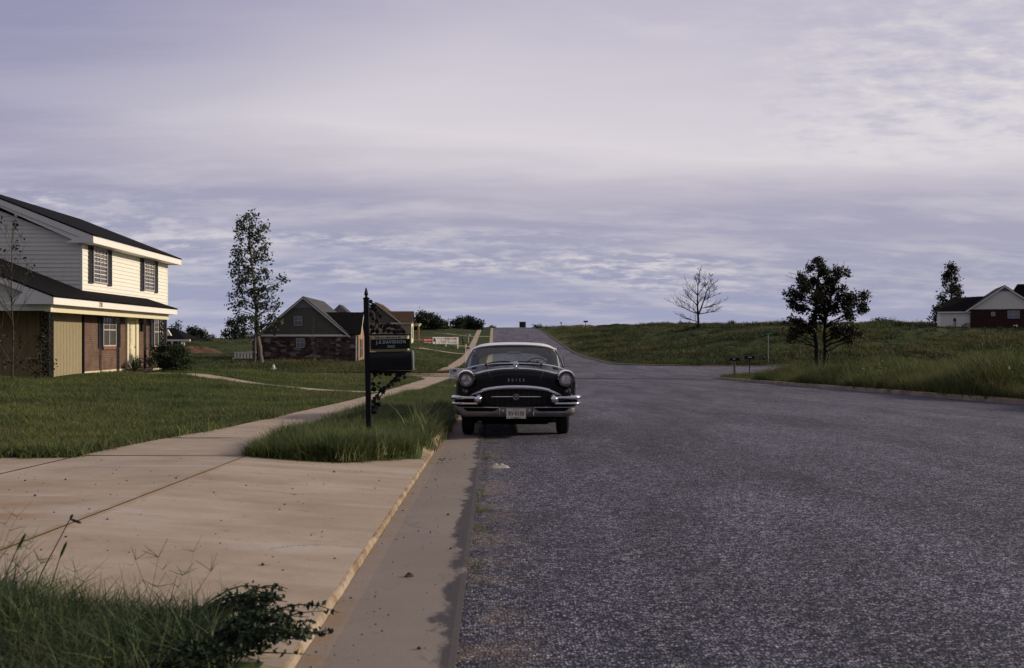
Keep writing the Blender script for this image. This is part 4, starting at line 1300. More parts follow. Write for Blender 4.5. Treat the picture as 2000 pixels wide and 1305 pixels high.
def house_brown():
    H = empty('gabled_house', (-16.2, 108.0, -1.0), 'stone and brown clapboard house with steep gable beyond the side street', 'house', (0, 0, .034))
    # local x: 0 at the right-hand corner, left to -11.1; y back
    W, pk_x, pz, bz = 11.1, -5.75, 6.75, 2.75
    D = 14.5
    mb = MB(); mb.box(-W, 0, 0, 5.4, -.4, bz - .12); mb.box(-W, -1.3, 5.4, D, -.4, bz - .12)
    mb.build('stone_wall', 'field_stone', H)
    sl = (pz - bz + .15) / 4.95
    zl = lambda x: pz - abs(x - pk_x) * sl
    mb = MB()
    mb.prism([(pk_x, .03, pz - .12), (pk_x - 5.2, .03, zl(pk_x - 5.2) - .12), (pk_x - 5.2, .03, bz - .1), (pk_x + 4.55, .03, bz - .1), (pk_x + 4.55, .03, zl(pk_x + 4.55) - .12)], (0, D - .06, 0))
    siding(mb, face_map((0, .03, 0), '-y'), lambda z: max(pk_x - 5.2, pk_x - (pz - .2 - z) / sl), lambda z: min(pk_x + 4.5, pk_x + (pz - .2 - z) / sl), bz + .05, pz - 1.15, .22, .03)
    mb.build('gable_wall', 'brown_siding', H)
    mb = MB()
    T = face_map((pk_x, .03, 0), '-y')
    mb.prism([T(-1.35, pz - 1.12, .0), T(1.35, pz - 1.12, .0), T(0, pz - .12, .0)], (0, -.05, 0))
    for k in range(7):
        b = pz - 1.08 + k * .13; hw = (pz - .14 - b) / sl
        wbox(mb, T, -hw * .95, hw * .95, b, b + .05, .05, .075)
    mb.build('gable_vent', 'grey_louvre', H)
    mb = MB()
    T = face_map((0, 0, 0), '-y')
    wbox(mb, T, -W - .35, -1.0, bz - .13, bz + .07, .0, .09)
    for s in (-1, 1):
        e = 5.5 if s < 0 else 4.9
        mb.prism([(pk_x, -.30, pz + .0), (pk_x, -.30, pz - .17), (pk_x + s * e, -.30, zl(pk_x + e) - .17), (pk_x + s * e, -.30, zl(pk_x + e))], (0, .05, 0))
    mb.prism([(-1.9, -.2, bz + .02), (-1.9, -.2, bz + .12), (.25, -.2, bz + .12), (.25, -.2, bz + .02)], (0, .2, 0))
    mb.box(-.28, -.16, -.10, -.003, -.3, bz)         # downpipe
    mb.build('gable_trim', 'white_trim', H)
    mb = MB()
    for s in (-1, 1):
        e = 5.6 if s < 0 else 5.0
        slab_poly(mb, [(pk_x + .001 * s, -.34, pz + .10), (pk_x + .001 * s, D, pz + .10), (pk_x + s * e, D, zl(pk_x + e) + .10), (pk_x + s * e, -.34, zl(pk_x + e) + .10)], .09)
    rf = mb.build('roof', 'roof_grey', H)
    for dx, yy in ((2.3, 4.0), (-.7, 9)):
        mb = MB(); plumbing_vent(mb, pk_x + dx, yy, zl(pk_x + dx)); mb.build('roof_vent', 'ink_white', rf)
    # wing with its lit gable towards the street; dark slope towards the camera
    wz, we = 5.15, bz + .12
    mb = MB()
    mb.prism([(.0, .0, bz - .1), (.0, 2.7, wz - .12), (.0, 5.4, bz - .1)], (-4.6, 0, 0))
    mb.build('wing_gable', 'brick_warm', H)
    mb = MB(); mb.box(-.15, .012, .012, 5.388, -.4, bz - .08); mb.build('wing_wall', 'brick_warm', H)
    mb = MB()
    slab_poly(mb, [(.28, -.25, we - .02), (.28, 2.7, wz + .1), (-4.6, 2.7, wz + .1), (-3.2, .6, 3.45), (-1.55, -.25, we - .02)], .08)
    slab_poly(mb, [(.28, 5.7, we - .05), (-3, 5.7, we - .05), (-4.6, 2.701, wz + .1), (.28, 2.701, wz + .1)], .08)
    mb.build('wing_roof', 'roof_dark_y', H)
    mb = MB()
    mb.prism([(.26, -.26, we - .22), (.26, -.26, we - .1), (.26, 2.7, wz), (.26, 5.7, we - .14), (.26, 5.7, we - .28), (.26, 2.7, wz - .2)], (.035, 0, 0))
    mb.build('wing_trim', 'white_trim', H)
    window(H, (.018, 1.7, .35), '+x', 1.5, 2.0); 
    shutter(H, (.018, 1.2, .3), '+x', .45, 2.1); shutter(H, (.018, 3.25, .3), '+x', .45, 2.1)
    window(H, (pk_x - 1.0, -.002, 3.75), '-y', .85, 1.0, pane='pane_blue', vbars=2)
    window(H, (pk_x - .75, -.012, 1.45), '-y', .85, .98, pane='pane_blue', vbars=2)
    # rear cross wing with a hipped grey roof, brick chimney
    mb = MB(); mb.box(-7.5, -.4, D, D + 8, -.4, bz); mb.build('rear_wall', 'brick_warm', H)
    mb = MB()
    a = [(-7.8, D - .3, bz + .1), (-.1, D - .3, bz + .1), (-.1, D + 8.3, bz + .1), (-7.8, D + 8.3, bz + .1)]; p1, p2 = (-4.3, D + 2.8, 6.6), (-4.3, D + 6.2, 6.6)
    mb.add(a + [p1, p2], [(0, 1, 4), (1, 2, 5, 4), (2, 3, 5), (3, 0, 4, 5), (3, 2, 1, 0)])
    rr = mb.build('rear_roof', 'roof_grey', H)
    mb = MB(); mb.box(-2.4, -1.8, D + 5.5, D + 6.1, 3.4, 5.35); mb.box(-2.46, -1.74, D + 5.44, D + 6.16, 5.352, 5.5); mb.build('chimney', 'brick_warm', rr)
house_brown()

def house_tan():
    H = empty('brown_roofed_house', (-18.2, 185.0, 1.0), 'tan brick house with brown roof half hidden behind the iron sign post', 'house', (0, 0, .034))
    pk_x, pz, bz = -6.4, 7.0, 3.3
    sl = (pz - bz) / 4.75
    D = 15
    mb = MB(); mb.box(-12.0, 0, 0, 6.0, -1.0, bz); mb.box(-12.0, -1.9, 6.0, D, -1.0, bz)
    mb.build('wall', 'brick_tan', H)
    mb = MB()
    mb.prism([(pk_x, .04, pz - .15), (pk_x - 5.0, .04, bz - .2), (pk_x + 4.5, .04, bz - .2)], (0, D - .1, 0))
    siding(mb, face_map((0, .04, 0), '-y'), lambda z: pk_x - (pz - .2 - z) / sl, lambda z: pk_x + (pz - .2 - z) / sl, bz + .05, pz - .5, .3, .03)
    mb.build('gable_wall', 'brown_siding', H)
    mb = MB()
    zl = lambda d: pz - d * sl
    for s in (-1, 1):
        slab_poly(mb, [(pk_x + .001 * s, -.4, pz + .12), (pk_x + .001 * s, D, pz + .12), (pk_x + s * 5.1, D, zl(5.1) + .12), (pk_x + s * 5.1, -.4, zl(5.1) + .12)], .10)
    rf = mb.build('roof', 'roof_brown', H)
    mb = MB()
    for s in (-1, 1):
        mb.prism([(pk_x, -.38, pz + .02), (pk_x, -.38, pz - .22), (pk_x + s * 5.0, -.38, zl(5.0) - .22), (pk_x + s * 5.0, -.38, zl(5.0) + .02)], (0, .06, 0))
    mb.box(-3.6, .3, -.3, -.01, bz - .1, bz + .12)
    mb.build('gable_trim', 'cream_trim', H)
    wz = 5.45
    mb = MB(); mb.prism([(.0, .0, bz - .1), (.0, 3.0, wz - .1), (.0, 6.0, bz - .1)], (-4, 0, 0)); mb.box(-.2, .015, .015, 5.985, -1.0, bz - .02)
    mb.build('wing_wall', 'cream_trim', H)
    mb = MB()
    slab_poly(mb, [(.3, -.3, bz + .1), (.3, 3.0, wz + .1), (-4.6, 3.0, wz + .1), (-3.3, -.3, bz + .1)], .1)
    slab_poly(mb, [(.3, 6.3, bz + .1), (-3.3, 6.3, bz + .1), (-4.6, 3.001, wz + .1), (.3, 3.001, wz + .1)], .1)
    mb.build('wing_roof', 'roof_brown', H)
    window(H, (.02, 2.0, .6), '+x', 1.5, 2.1)
    shutter(H, (.02, 1.45, .5), '+x', .5, 2.3)
    # entrance porch further along the street side
    mb = MB(); mb.box(-1.9, .9, 8.2, 13.0, bz - .35, bz - .05); mb.box(-1.9, 1.1, 8.0, 13.2, bz - .05, bz + .1)
    mb.build('porch_roof', 'cream_trim', H)
    for y in (8.35, 9.9, 11.4, 12.8):
        mb = MB(); mb.cbox(.62, .80, y - .09, y + .09, -.9, bz - .352, .02); mb.build('porch_post', 'brick_warm', H)
house_tan()

def house_white():
    H = empty('gabled_house', (73.9, 165.0, 3.15), 'low white gabled house with dark brick wall on the hill at right', 'house', (0, 0, R(-19)))
    pk_x, pz, bz = 4.95, 6.75, 3.05
    sl = (pz - bz) / 5.3
    zl = lambda d: pz - d * sl
    D = 12
    mb = MB(); mb.box(0, 12, 0, D, -.5, bz); mb.build('brick_wall', 'brick_dark_red', H)
    mb = MB()
    mb.prism([(pk_x, .02, pz - .15), (pk_x - 5.0, .02, bz - .05), (pk_x + 5.0, .02, bz - .05)], (0, D - .04, 0))
    T = face_map((0, .02, 0), '-y')
    for k in range(-16, 17):
        x = pk_x + k * .3
        mb.add([T(x - .02, bz, .0), T(x + .02, bz, .0), T(x + .02, zl(abs(k * .3)) - .2, .0), T(x - .02, zl(abs(k * .3)) - .2, .0)] + [T(x - .02, bz, .025), T(x + .02, bz, .025), T(x + .02, zl(abs(k * .3)) - .2, .025), T(x - .02, zl(abs(k * .3)) - .2, .025)], [(4, 5, 6, 7), (0, 4, 7, 3), (1, 5, 6, 2)])
    mb.build('gable_wall', 'white_siding', H)
    mb = MB()
    mb.prism([T(pk_x - 1.0, pz - .85, .03), T(pk_x + 1.0, pz - .85, .03), T(pk_x, pz - .2, .03)], (0, -.03, 0)); mb.build('gable_vent', 'grey_louvre', H)
    mb = MB()
    for s in (-1, 1):
        slab_poly(mb, [(pk_x + .001 * s, -.45, pz + .12), (pk_x + .001 * s, D, pz + .12), (pk_x + s * 5.9, D, zl(5.9) + .12), (pk_x + s * 5.9, -.45, zl(5.9) + .12)], .10)
    mb.build('roof', 'roof_grey', H)
    mb = MB()
    for s in (-1, 1):
        mb.prism([(pk_x, -.44, pz + .0), (pk_x, -.44, pz - .22), (pk_x + s * 5.85, -.44, zl(5.85) - .22), (pk_x + s * 5.85, -.44, zl(5.85) + .0)], (0, .06, 0))
    mb.build('gable_trim', 'white_trim', H)
    window(H, (5.4, -.01, 1.55), '-y', 1.75, 1.25, pane='pane_blue', vbars=4)
    window(H, (3.0, -.012, 1.95), '-y', .6, .65, pane='pane_blue', vbars=2)
    # taller roof behind, to the right
    mb = MB(); mb.add([(6.0, 7, bz + .2), (16, 7, bz + .2), (16, 15, bz + .2), (6.0, 15, bz + .2), (8.2, 11, 7.55), (15, 11, 7.55)], [(0, 1, 5, 4), (1, 2, 5), (2, 3, 4, 5), (3, 0, 4), (3, 2, 1, 0)])
    mb.build('rear_roof', 'roof_dark_y', H)
    # white lower wing with hipped dark roof
    mb = MB(); mb.box(-4.5, -.01, .4, 8, -.1, 2.75)
    T = face_map((0, .4, 0), '-y')
    for k in range(15): wbox(mb, T, -4.48 + k * .3, -4.45 + k * .3, -.1, 2.7, 0, .02)
    mb.build('wing_wall', 'white_siding', H)
    mb = MB(); mb.box(-4.5, -.01, .38, 8, -.5, -.1); mb.build('foundation', 'brick_dark_red', H)
    mb = MB()
    e = 2.72
    mb.add([(-5.0, 0, e), (-.0, 0, e), (1.2, 0.1, e), (1.2, 8.4, e), (-5.0, 8.4, e), (-2.6, 4.2, 5.1), (3.2, 4.2, 5.35)], [(0, 1, 2, 6, 5), (3, 4, 5, 6), (4, 0, 5), (4, 3, 2, 1, 0)])
    mb.build('wing_roof', 'roof_dark_y', H)
    mb = MB(); mb.box(-4.95, 0, -.02, .03, e - .2, e - .01); mb.build('wing_trim', 'white_trim', H)
    mb = MB(); mb.cbox(-2.5, -2.15, .22, .38, 1.15, 1.65, .03); mb.tube([(-2.24, .3, -.1), (-2.24, .3, 1.15)], .05, 6); mb.tube([(-2.5, .3, -.1), (-2.5, .3, .9)], .03, 6)
    mb.build('meter_box', 'black_iron', H)
    mb = MB(); mb.cbox(-.85, -.1, -.35, .30, .15, .85, .05); mb.lathe([(.28, 0), (.28, .03), (.1, .05)], (-.47, -.03, .85), 'z', 12); mb.build('air_conditioner', 'galvanised', H)
    o = empty('garden_tap_cover', (80.0, 162.3, 3.3), 'two small white objects by the dark brick wall', 'garden item')
    mb = MB(); mb.lathe([(.02, 0), (.16, .1), (.18, .3), (.05, .4)], (0, 0, 0), 'z', 9); mb.cbox(-.55, -.25, -.1, .1, .18, .35, .04); mb.build('cover', 'white_trim', o)
house_white()

def house_far():
    H = empty('carport_house', (-60.8, 180.0, -1.25), 'far house with white gable and open carport posts at left', 'house')
    mb = MB(); mb.box(-7, .4, 1.5, 9, -.3, 2.3); mb.build('wall', 'brick_side', H)
    mb = MB(); mb.prism([(-.6, .6, 3.3), (.7, .6, 3.3), (.05, .6, 4.35)], (0, .5, 0)); mb.build('gable_wall', 'white_siding', H)
    mb = MB()
    mb.add([(-8, -.2, 2.6), (3.5, -.2, 2.6), (3.5, 9.5, 2.6), (-8, 9.5, 2.6), (-5, 4.5, 4.7), (.0, 4.5, 4.7)], [(0, 1, 5, 4), (1, 2, 5), (2, 3, 4, 5), (3, 0, 4), (3, 2, 1, 0)]); mb.build('roof', 'roof_black', H)
    mb = MB(); mb.box(-3, 4.3, -.5, .0, 2.3, 2.62); mb.build('eave_trim', 'white_trim', H)
    for x in (-1.6, 1.0, 2.3, 3.6) if False else (.05, 1.15, 2.25, 3.25):
        mb = MB(); mb.cbox(x - .12, x + .12, -.45 if x != 2.25 else 1.2, -.2 if x != 2.25 else 1.45, -.4, 2.3, .02); mb.build('carport_post', 'white_trim', H)
house_far()
# ================================================================== PARKED CAR
def interp_sm(xs, ys):
    xs = np.array(xs); ys = np.array(ys)
    def f(x):
        x = abs(x); i = int(np.clip(np.searchsorted(xs, x) - 1, 0, len(xs) - 2))
        t = (x - xs[i]) / (xs[i + 1] - xs[i])
        m = lambda k: (ys[min(k + 1, len(xs) - 1)] - ys[max(k - 1, 0)]) / (xs[min(k + 1, len(xs) - 1)] - xs[max(k - 1, 0)])
        h = xs[i + 1] - xs[i]; t2, t3 = t * t, t ** 3
        return float((2 * t3 - 3 * t2 + 1) * ys[i] + (t3 - 2 * t2 + t) * h * m(i) + (-2 * t3 + 3 * t2) * ys[i + 1] + (t3 - t2) * h * m(i + 1))
    return f

def build_car():
    C = empty('vintage_sedan', (.066, 15.9, float(P(15.9)) + .002), 'black 1950s sedan with white roof and chrome front parked at the kerb', 'car', (-.02, 0, .010))
    topF = interp_sm([0, .25, .5, .62, .70, .78, .86, .925], [1.075, 1.066, 1.028, .998, 1.0, 1.02, 1.0, .93])
    topC = interp_sm([0, .25, .5, .62, .70, .78, .86, .925], [1.125, 1.118, 1.085, 1.045, 1.02, 1.02, .985, .93])
    plan = lambda x: .15 + .10 * (x / .95) ** 2 + 1.2 * max(0, abs(x) - .80) ** 2
    xs = list(np.linspace(-.925, .925, 45))
    Rr = .075
    def rnd(d):
        d = min(max(d, 0), Rr); return Rr - math.sqrt(max(0, Rr * Rr - (Rr - d) ** 2))
    arch = interp_sm([0, .25, .45, .6, .71, .8], [.772, .766, .742, .690, .638, .55])
    # --- nose panel, open where the grille sits
    mb = MB()
    nz = 26; g = []
    for x in xs:
        zt = topF(x); col = []
        for k in range(nz + 1):
            z = .36 + (zt - .36) * (k / nz)
            y = plan(x) + rnd(zt - z) + rnd(.925 - abs(x)) + .05 * max(0, .62 - z)
            col.append((x, y, z))
        g.append(col)
    idx = lambda i, k: i * (nz + 1) + k
    vs = [p for c in g for p in c]; fs = []
    for i in range(len(xs) - 1):
        for k in range(nz):
            xm = (xs[i] + xs[i + 1]) / 2; zm = (g[i][k][2] + g[i + 1][k + 1][2]) / 2
            if abs(xm) < .66 and zm < arch(xm) - .0 and zm > .40: continue
            fs.append((idx(i, k), idx(i + 1, k), idx(i + 1, k + 1), idx(i, k + 1)))
    mb.add(vs, fs)
    # --- hood, fenders, sides, tail as one loft
    ys = [0, .45, .60, .72, .85, .98, 1.1, 1.22, 1.32, 1.45, 1.72, 1.9, 2.4, 3.0, 3.6, 3.9, 4.2, 4.6, 4.9, 5.1, 5.18]
    side_z = np.linspace(.93, .36, 9)
    def station(k):
        y = ys[k]; ring = []
        tF = min(1, y / 1.72)
        cabin = 1.9 <= y <= 3.65
        tail = max(0, (y - 3.9) / 1.28)
        wid = 1 + .035 * float(sstep(0, .7, y)) - .10 * tail ** 3
        zdrop = .10 * tail ** 1.5 + .12 * max(0, (y - 4.9) / .28) ** 2
        def side(sgn):
            out = []
            bot = .36
            if y > .55 and y < 1.4: bot = .36 + .34 * math.sqrt(max(0, 1 - ((y - .97) / .43) ** 2))
            if y > 3.7 and y < 4.6: bot = .36 + .20 * math.sqrt(max(0, 1 - ((y - 4.08) / .45) ** 2))
            for j, z in enumerate(side_z):
                t = j / (len(side_z) - 1)
                zz = .93 + (bot - .93) * t - zdrop * (1 - t)
                bul = .022 * math.sin(t * 3.0) * float(sstep(0, .7, y))
                out.append((sgn * (.925 * wid + bul - .03 * t * t), y if k else plan(.925) + Rr, zz))
            return out
        L = side(-1); top = []
        for x in xs[1:-1]:
            z = topF(x) + (topC(x) - topF(x)) * tF + .02 * math.sin(math.pi * tF) * (1 - abs(x))
            if y > 1.72: z = topC(x) - .02
            if cabin and abs(x) < .80: z = .72
            if y > 3.65: z = 1.0 + .07 * math.cos(x * 1.4) - (0.03 if abs(x) > .8 else 0)
            top.append((x * wid, y if k else plan(x) + Rr, z - zdrop))
        Rg = side(1)
        return list(reversed(L)) + top + Rg
    rings = [station(k) for k in range(len(ys))]
    mb.rings(rings, 0, False, False)
    mb.add(rings[-1], [tuple(range(len(rings[-1])))])
    mb.build('body', 'car_black', C, smooth=True, angle=50)
    # underside, dark, well above the road
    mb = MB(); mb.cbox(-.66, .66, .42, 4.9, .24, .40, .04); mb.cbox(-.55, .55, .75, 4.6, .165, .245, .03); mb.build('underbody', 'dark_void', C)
    # hood panel seams: thin raised lines seen on the nose
    for s in (-1, 1):
        mb = MB()
        pts = [(s * .43, plan(.43) + .045, topF(.43) - .012), (s * .425, plan(.42) + .01, topF(.43) - .035), (s * .40, plan(.40) - .003, .96), (s * .37, plan(.37) - .004, .88)]
        mb.tube(pts, .005, 5)
        mb.build('hood_seam', 'grille_metal', C, smooth=True)
    # grille
    mb = MB()
    mb.box(-.66, .66, .30, .33, .40, .78)
    mb.build('grille_backing', 'dark_void', C)
    mb = MB()
    for k in range(-32, 33):
        x = k * .0195
        zt = arch(x) + .0; 
        mb.cbox(x - .004, x + .004, .185 + .08 * x * x, .235 + .08 * x * x, .42, zt, .002)
    mb.build('grille', 'grille_metal', C)
    mb = MB(); mb.tube([(x, .155 + .08 * x * x, .632 + .004 * math.cos(x * 3)) for x in np.linspace(-.395, .395, 13)], [.004] + [.009] * 11 + [.004], 8)
    mb.build('grille_bar', 'chrome', C, smooth=True)
    mb = MB(); mb.torus((.0, .135, .632), .043, .012, 'y', 24, 8); mb.lathe([(.0, -.01), (.028, -.006), (.034, .03)], (0, .14, .632), 'y', 16)
    mb.build('grille_emblem', 'chrome_dull', C, smooth=True)
    mb = MB()
    pts = []; rad = []
    for x in np.linspace(-.715, .715, 41):
        a = abs(x)
        z = float(np.interp(a, [0, .15, .3, .42, .52, .62, .715], [.787, .785, .775, .758, .736, .702, .650]))
        pts.append((x, plan(x) - .012 - .02 * (1 - a / .715), z)); rad.append(float(np.interp(a, [0, .5, .66, .715], [.031, .028, .018, .007])))
    mb.tube(pts, rad, 10, flat=.75)
    mb.build('grille_surround', 'chrome', C, smooth=True)
    # lettering on the nose
    for i, ch in enumerate('BUICK'):
        x = -.092 - .02 + i * .0585
        text(ch, .066, 'letter_metal', C, (x - .004, plan(x) - .006, .895), (R(90), 0, 0), .006, 'hood_letter', .55)
    # hood ornament: ring on a foot
    mb = MB(); mb.torus((0, .34, 1.150), .031, .009, 'y', 20, 6); mb.lathe([(.03, -.01), (.018, .015), (.010, .05)], (0, .34, 1.078), 'z', 10)
    mb.tube([(0, .26, 1.09), (0, .40, 1.105), (0, .75, 1.112)], [.010, .016, .004], 6); mb.lathe([(.0, -.01), (.02, 0), (.0, .01)], (0, .34, 1.15), 'y', 10, caps=False)
    mb.build('hood_ornament', 'chrome', C, smooth=True)
    mb = MB(); mb.prism([(-.045, .205, 1.066), (0, .19, 1.05), (.045, .205, 1.066), (0, .26, 1.096)], (0, 0, .012)); mb.build('hood_crest', 'chrome_dull', C)
    # headlights
    for s in (-1, 1):
        hx, hz = s * .78, .912
        mb = MB()
        mb.lathe([(.142, .30), (.145, .16), (.138, .075), (.122, .05)], (hx, 0, hz), 'y', 30, caps=False)
        h = mb.build('headlight', 'car_black', C, smooth=True)
        mb = MB(); mb.lathe([(.0, .052), (.05, .056), (.085, .068), (.098, .085), (.098, .1)], (hx, 0, hz), 'y', 30); mb.build('lens', 'lamp_lens', h, smooth=True)
        mb = MB(); mb.torus((hx, .068, hz), .108, .013, 'y', 36, 8); mb.build('bezel', 'chrome_dull', h, smooth=True)
        mb = MB()
        rs = []
        for a in np.linspace(R(-8), R(188), 27):
            w = max(0.0, math.sin((a - R(-8)) / R(196) * math.pi)) ** .45
            f = .03 + .05 * w; ca, sa = math.cos(a), math.sin(a)
            rs.append([(hx + ca * r_, y_, hz + sa * r_) for r_, y_ in ((.112, .075), (.120, .075 - f), (.132, .07 - f), (.146, .10 - f * .3), (.148, .17), (.13, .17))])
        mb.rings(rs, 0, True)
        mb.build('visor', 'chrome', h, smooth=True, angle=60)
        px_ = s * (.785 if s < 0 else .80)
        mb = MB(); mb.lathe([(.055, .27), (.055, .17), (.048, .155), (.04, .165), (.04, .185)], (px_, -.02, .722), 'y', 22, caps=False)
        mb.lathe([(.0, .15), (.022, .155), (.04, .18)], (px_, -.02, .722), 'y', 20, caps=False)
        mb.build('parking_light', 'chrome_dull', C, smooth=True)
    # bullet guards
    for s in (-1, 1):
        mb = MB()
        mb.lathe([(.0, -.135), (.026, -.128), (.048, -.105), (.062, -.07), (.070, -.02), (.073, .06), (.073, .24)], (s * .59, 0, .607), 'y', 24)
        mb.build('bumper_guard', 'chrome', C, smooth=True)
    # bumper: split upper wings, long blade, raised plate holder
    for s in (-1, 1):
        for z, r_, x1 in ((.628, .030, .985), (.535, .020, .985)):
            mb = MB()
            pts = [(s * x, .02 + (.0 if x < .8 else .55 * (x - .8) ** 1.6) + .05 * (x - .6), z - .0) for x in np.linspace(.60, .94, 10)]
            pts += [(s * x1, .12, z), (s * (x1 + .005), .30, z), (s * (x1 - .03), .55, z)]
            rad = [r_ * .8] * 6 + [r_ * 1.0] * 4 + [r_ * 1.15, r_, r_ * .7]
            mb.tube(pts, rad, 10)
            mb.build('bumper_wing', 'chrome', C, smooth=True)
    for s in (-1, 1):
        mb = MB()
        p0 = [(s * .62, .06, .61), (s * .96, .13, .61), (s * .96, .13, .53), (s * .62, .06, .53)]
        mb.prism(p0, (0, .05, 0))
        mb.build('bumper_gap_shade', 'dark_void', C)  # dark solid standing in for the shade between the bumper bars
        mb = MB()
        mb.prism([(s * .30, .06, .522), (s * .93, .13, .522), (s * .93, .13, .486), (s * .30, .06, .486)], (0, .05, 0))
        mb.build('bumper_gap_shade', 'dark_void', C)
        lo, hi = [], []
        for a in np.linspace(.285, .835, 19):
            yy = .10 * (a / .945) ** 2 + 12.8 * max(0, a - .86) ** 2 + .012
            dip = float(sstep(.285, .37, a)) * (1 - float(sstep(.73, .835, a)))
            lo.append((s * a, yy - .016 + .03 * dip, .462 - .052 * dip)); hi.append((s * a, yy - .016 + .03 * dip, .4655))
        mb = MB(); mb.rings([lo, hi], 0, False, False); mb.build('bumper_slot', 'dark_void', C, fix=False)  # dark strip painted for the shade inside the slot
    mb = MB()
    secs = []
    for x in np.linspace(-.945, .945, 61):
        a = abs(x)
        yb = .0 + .10 * (a / .945) ** 2 + 1.6 * max(0, a - .86) ** 2 * 8
        raised = float(sstep(.27, .245, a)) if False else (1 - float(sstep(.245, .275, a)))
        slot = float(sstep(.29, .36, a)) * (1 - float(sstep(.74, .84, a)))
        yb -= .018 * raised
        zb = .328 + .03 * float(sstep(.8, .945, a))
        secs.append([(x, yb + .10, zb + .01), (x, yb + .03, zb), (x, yb, zb + .035), (x, yb - .004, .395), (x, yb - .002 , .410 + .03 * (1 - slot)), (x, yb + .055 * slot - .002 * (1 - slot), .418 + .028 * (1 - slot)), (x, yb + .055 * slot, .462), (x, yb - .006, .466), (x, yb - .006, .478), (x, yb + .10, .482)])
    mb.rings(secs, 0, True)
    mb.build('bumper', 'chrome_dull', C, smooth=True, angle=35)
    for s in (-1, 1):
        mb = MB(); mb.cbox(s * .262 - .012, s * .262 + .012, -.036, .02, .345, .48, .008); mb.build('bumper_rib', 'chrome_dull', C, smooth=True)
        mb = MB(); mb.lathe([(.0, -.012), (.012, -.008), (.014, .006)], (s * .205, -.022, .425), 'y', 10); mb.build('bumper_bolt', 'chrome', C, smooth=True)
    mb = MB(); mb.tube([(x, -.012 + .10 * (abs(x) / .945) ** 2 + 12 * max(0, abs(x) - .86) ** 2, .474) for x in np.linspace(-.945, .945, 41)], .0085, 6); mb.build('bumper_edge', 'chrome', C, smooth=True)
    # licence plate
    mb = MB(); mb.cbox(-.154, .150, -.036, -.030, .303, .461, .012); pl = mb.build('licence_plate', 'plate_white', C)
    text('RV\u00b70130', .094, 'ink_black', pl, (-.002, -.0375, .380), (R(90), 0, 0), .0012, 'lettering', .68, 1.10, .0018)
    text('TENN', .026, 'chrome_dull', pl, (-.01, -.0375, .441), (R(90), 0, 0), .001, 'lettering', 1.3, 1.1)
    mb = MB(); mb.box(-.095, .075, -.0385, -.0365, .306, .326); mb.build('sticker', 'paper_green', pl)
    mb = MB(); mb.box(-.035, .035, -.0405, -.0387, .312, .320); mb.build('sticker_print', 'ink_black', pl)
    # cowl, windscreen
    def ws(s, t):
        """s -1..1 across, t 0 bottom .. 1 top"""
        a = abs(s)
        xb, yb, zb = s * .885, 1.70 + .55 * a ** 2.6, 1.150 - .035 * a ** 2 - .075 * a ** 4
        xt, yt, zt = s * .735, 2.28 + .22 * a ** 2.2, 1.462 - .012 * a ** 2 - .055 * a ** 6
        bul = .03 * math.sin(t * math.pi)
        return (xb + (xt - xb) * t + s * bul * .6 * a, yb + (yt - yb) * t - bul, zb + (zt - zb) * t)
    mb = MB(); mb.rings([[ws(s, t) for s in np.linspace(-1, 1, 33)] for t in np.linspace(0, 1, 9)], 0, False, False)
    mb.build('windscreen', 'car_glass', C, smooth=True, fix=False)
    mb = MB()
    mb.tube([ws(s, 0) for s in np.linspace(-1, 1, 33)], .016, 8)
    mb.build('windscreen_trim', 'chrome', C, smooth=True)
    mb = MB()
    mb.tube([ws(s, 1) for s in np.linspace(-1, 1, 33)], .014, 8)
    for s in (-1, 1): mb.tube([ws(s, t) for t in np.linspace(0, 1, 9)], .015, 8)
    mb.build('windscreen_frame', 'chrome_dull', C, smooth=True)
    # cowl filler between hood and glass
    mb = MB()
    mb.rings([[(x * 1.035, 1.715, topC(x) - .004) for x in np.linspace(-.85, .85, 25)], [ws(x / .885, 0) for x in np.linspace(-.85, .85, 25)]], 0, False, False)
    mb.build('cowl', 'car_black', C, smooth=True, fix=False)
    # roof shell
    def rf(s, t):
        a = abs(s)
        wx = .74 + .055 * math.sin(min(1, t * 1.3) * math.pi * .5) - .06 * max(0, t - .6) / .4
        y = 2.27 + .22 * a ** 2.2 * (1 - t) + t * 1.95 - .10 * a ** 2 * t
        crown = 1.475 + .085 * math.sin(min(1.0, (t * 1.25 + .10)) * math.pi * .5) - .045 * t ** 3
        z = crown - .035 * a ** 2 - .10 * a ** 7
        return (s * wx, y, z)
    mb = MB()
    S = np.linspace(-1, 1, 31)
    mb.rings([[rf(s, t) for s in S] for t in np.linspace(0, 1, 17)], 0, False, False)
    # rolled edge and underside lining
    mb.rings([[rf(s, 0) for s in S], [(p[0], p[1] + .01, p[2] - .018) for p in (rf(s, 0) for s in S)], [(p[0] * .97, p[1] + .05, p[2] - .03) for p in (rf(s, 0) for s in S)]], 0, False, False)
    for sg in (-1, 1):
        mb.rings([[rf(sg, t) for t in np.linspace(0, 1, 17)], [(p[0] + sg * .012, p[1], p[2] - .02) for p in (rf(sg, t) for t in np.linspace(0, 1, 17))], [(p[0] - sg * .03, p[1], p[2] - .035) for p in (rf(sg, t) for t in np.linspace(0, 1, 17))]], 0, False, False)
    # rear quarters (sail panels)
    for sg in (-1, 1):
        a = [rf(sg, .72), rf(sg, .88), rf(sg * .93, 1.0)]
        b = [(sg * .82, 3.62, 1.0), (sg * .82, 4.05, 1.0), (sg * .66, 4.62, 1.02)]
        rows = [[tuple(Vector(p).lerp(Vector(q), t)) for p, q in zip(a, b)] for t in np.linspace(0, 1, 6)]
        mb.rings(rows, 0, False, False)
        mb.tube([(sg * .76, 2.92, 1.42), (sg * .83, 2.95, 1.0)], .025, 6)
    mb.build('roof', 'car_white', C, smooth=True, angle=60, fix=False)
    mb = MB()
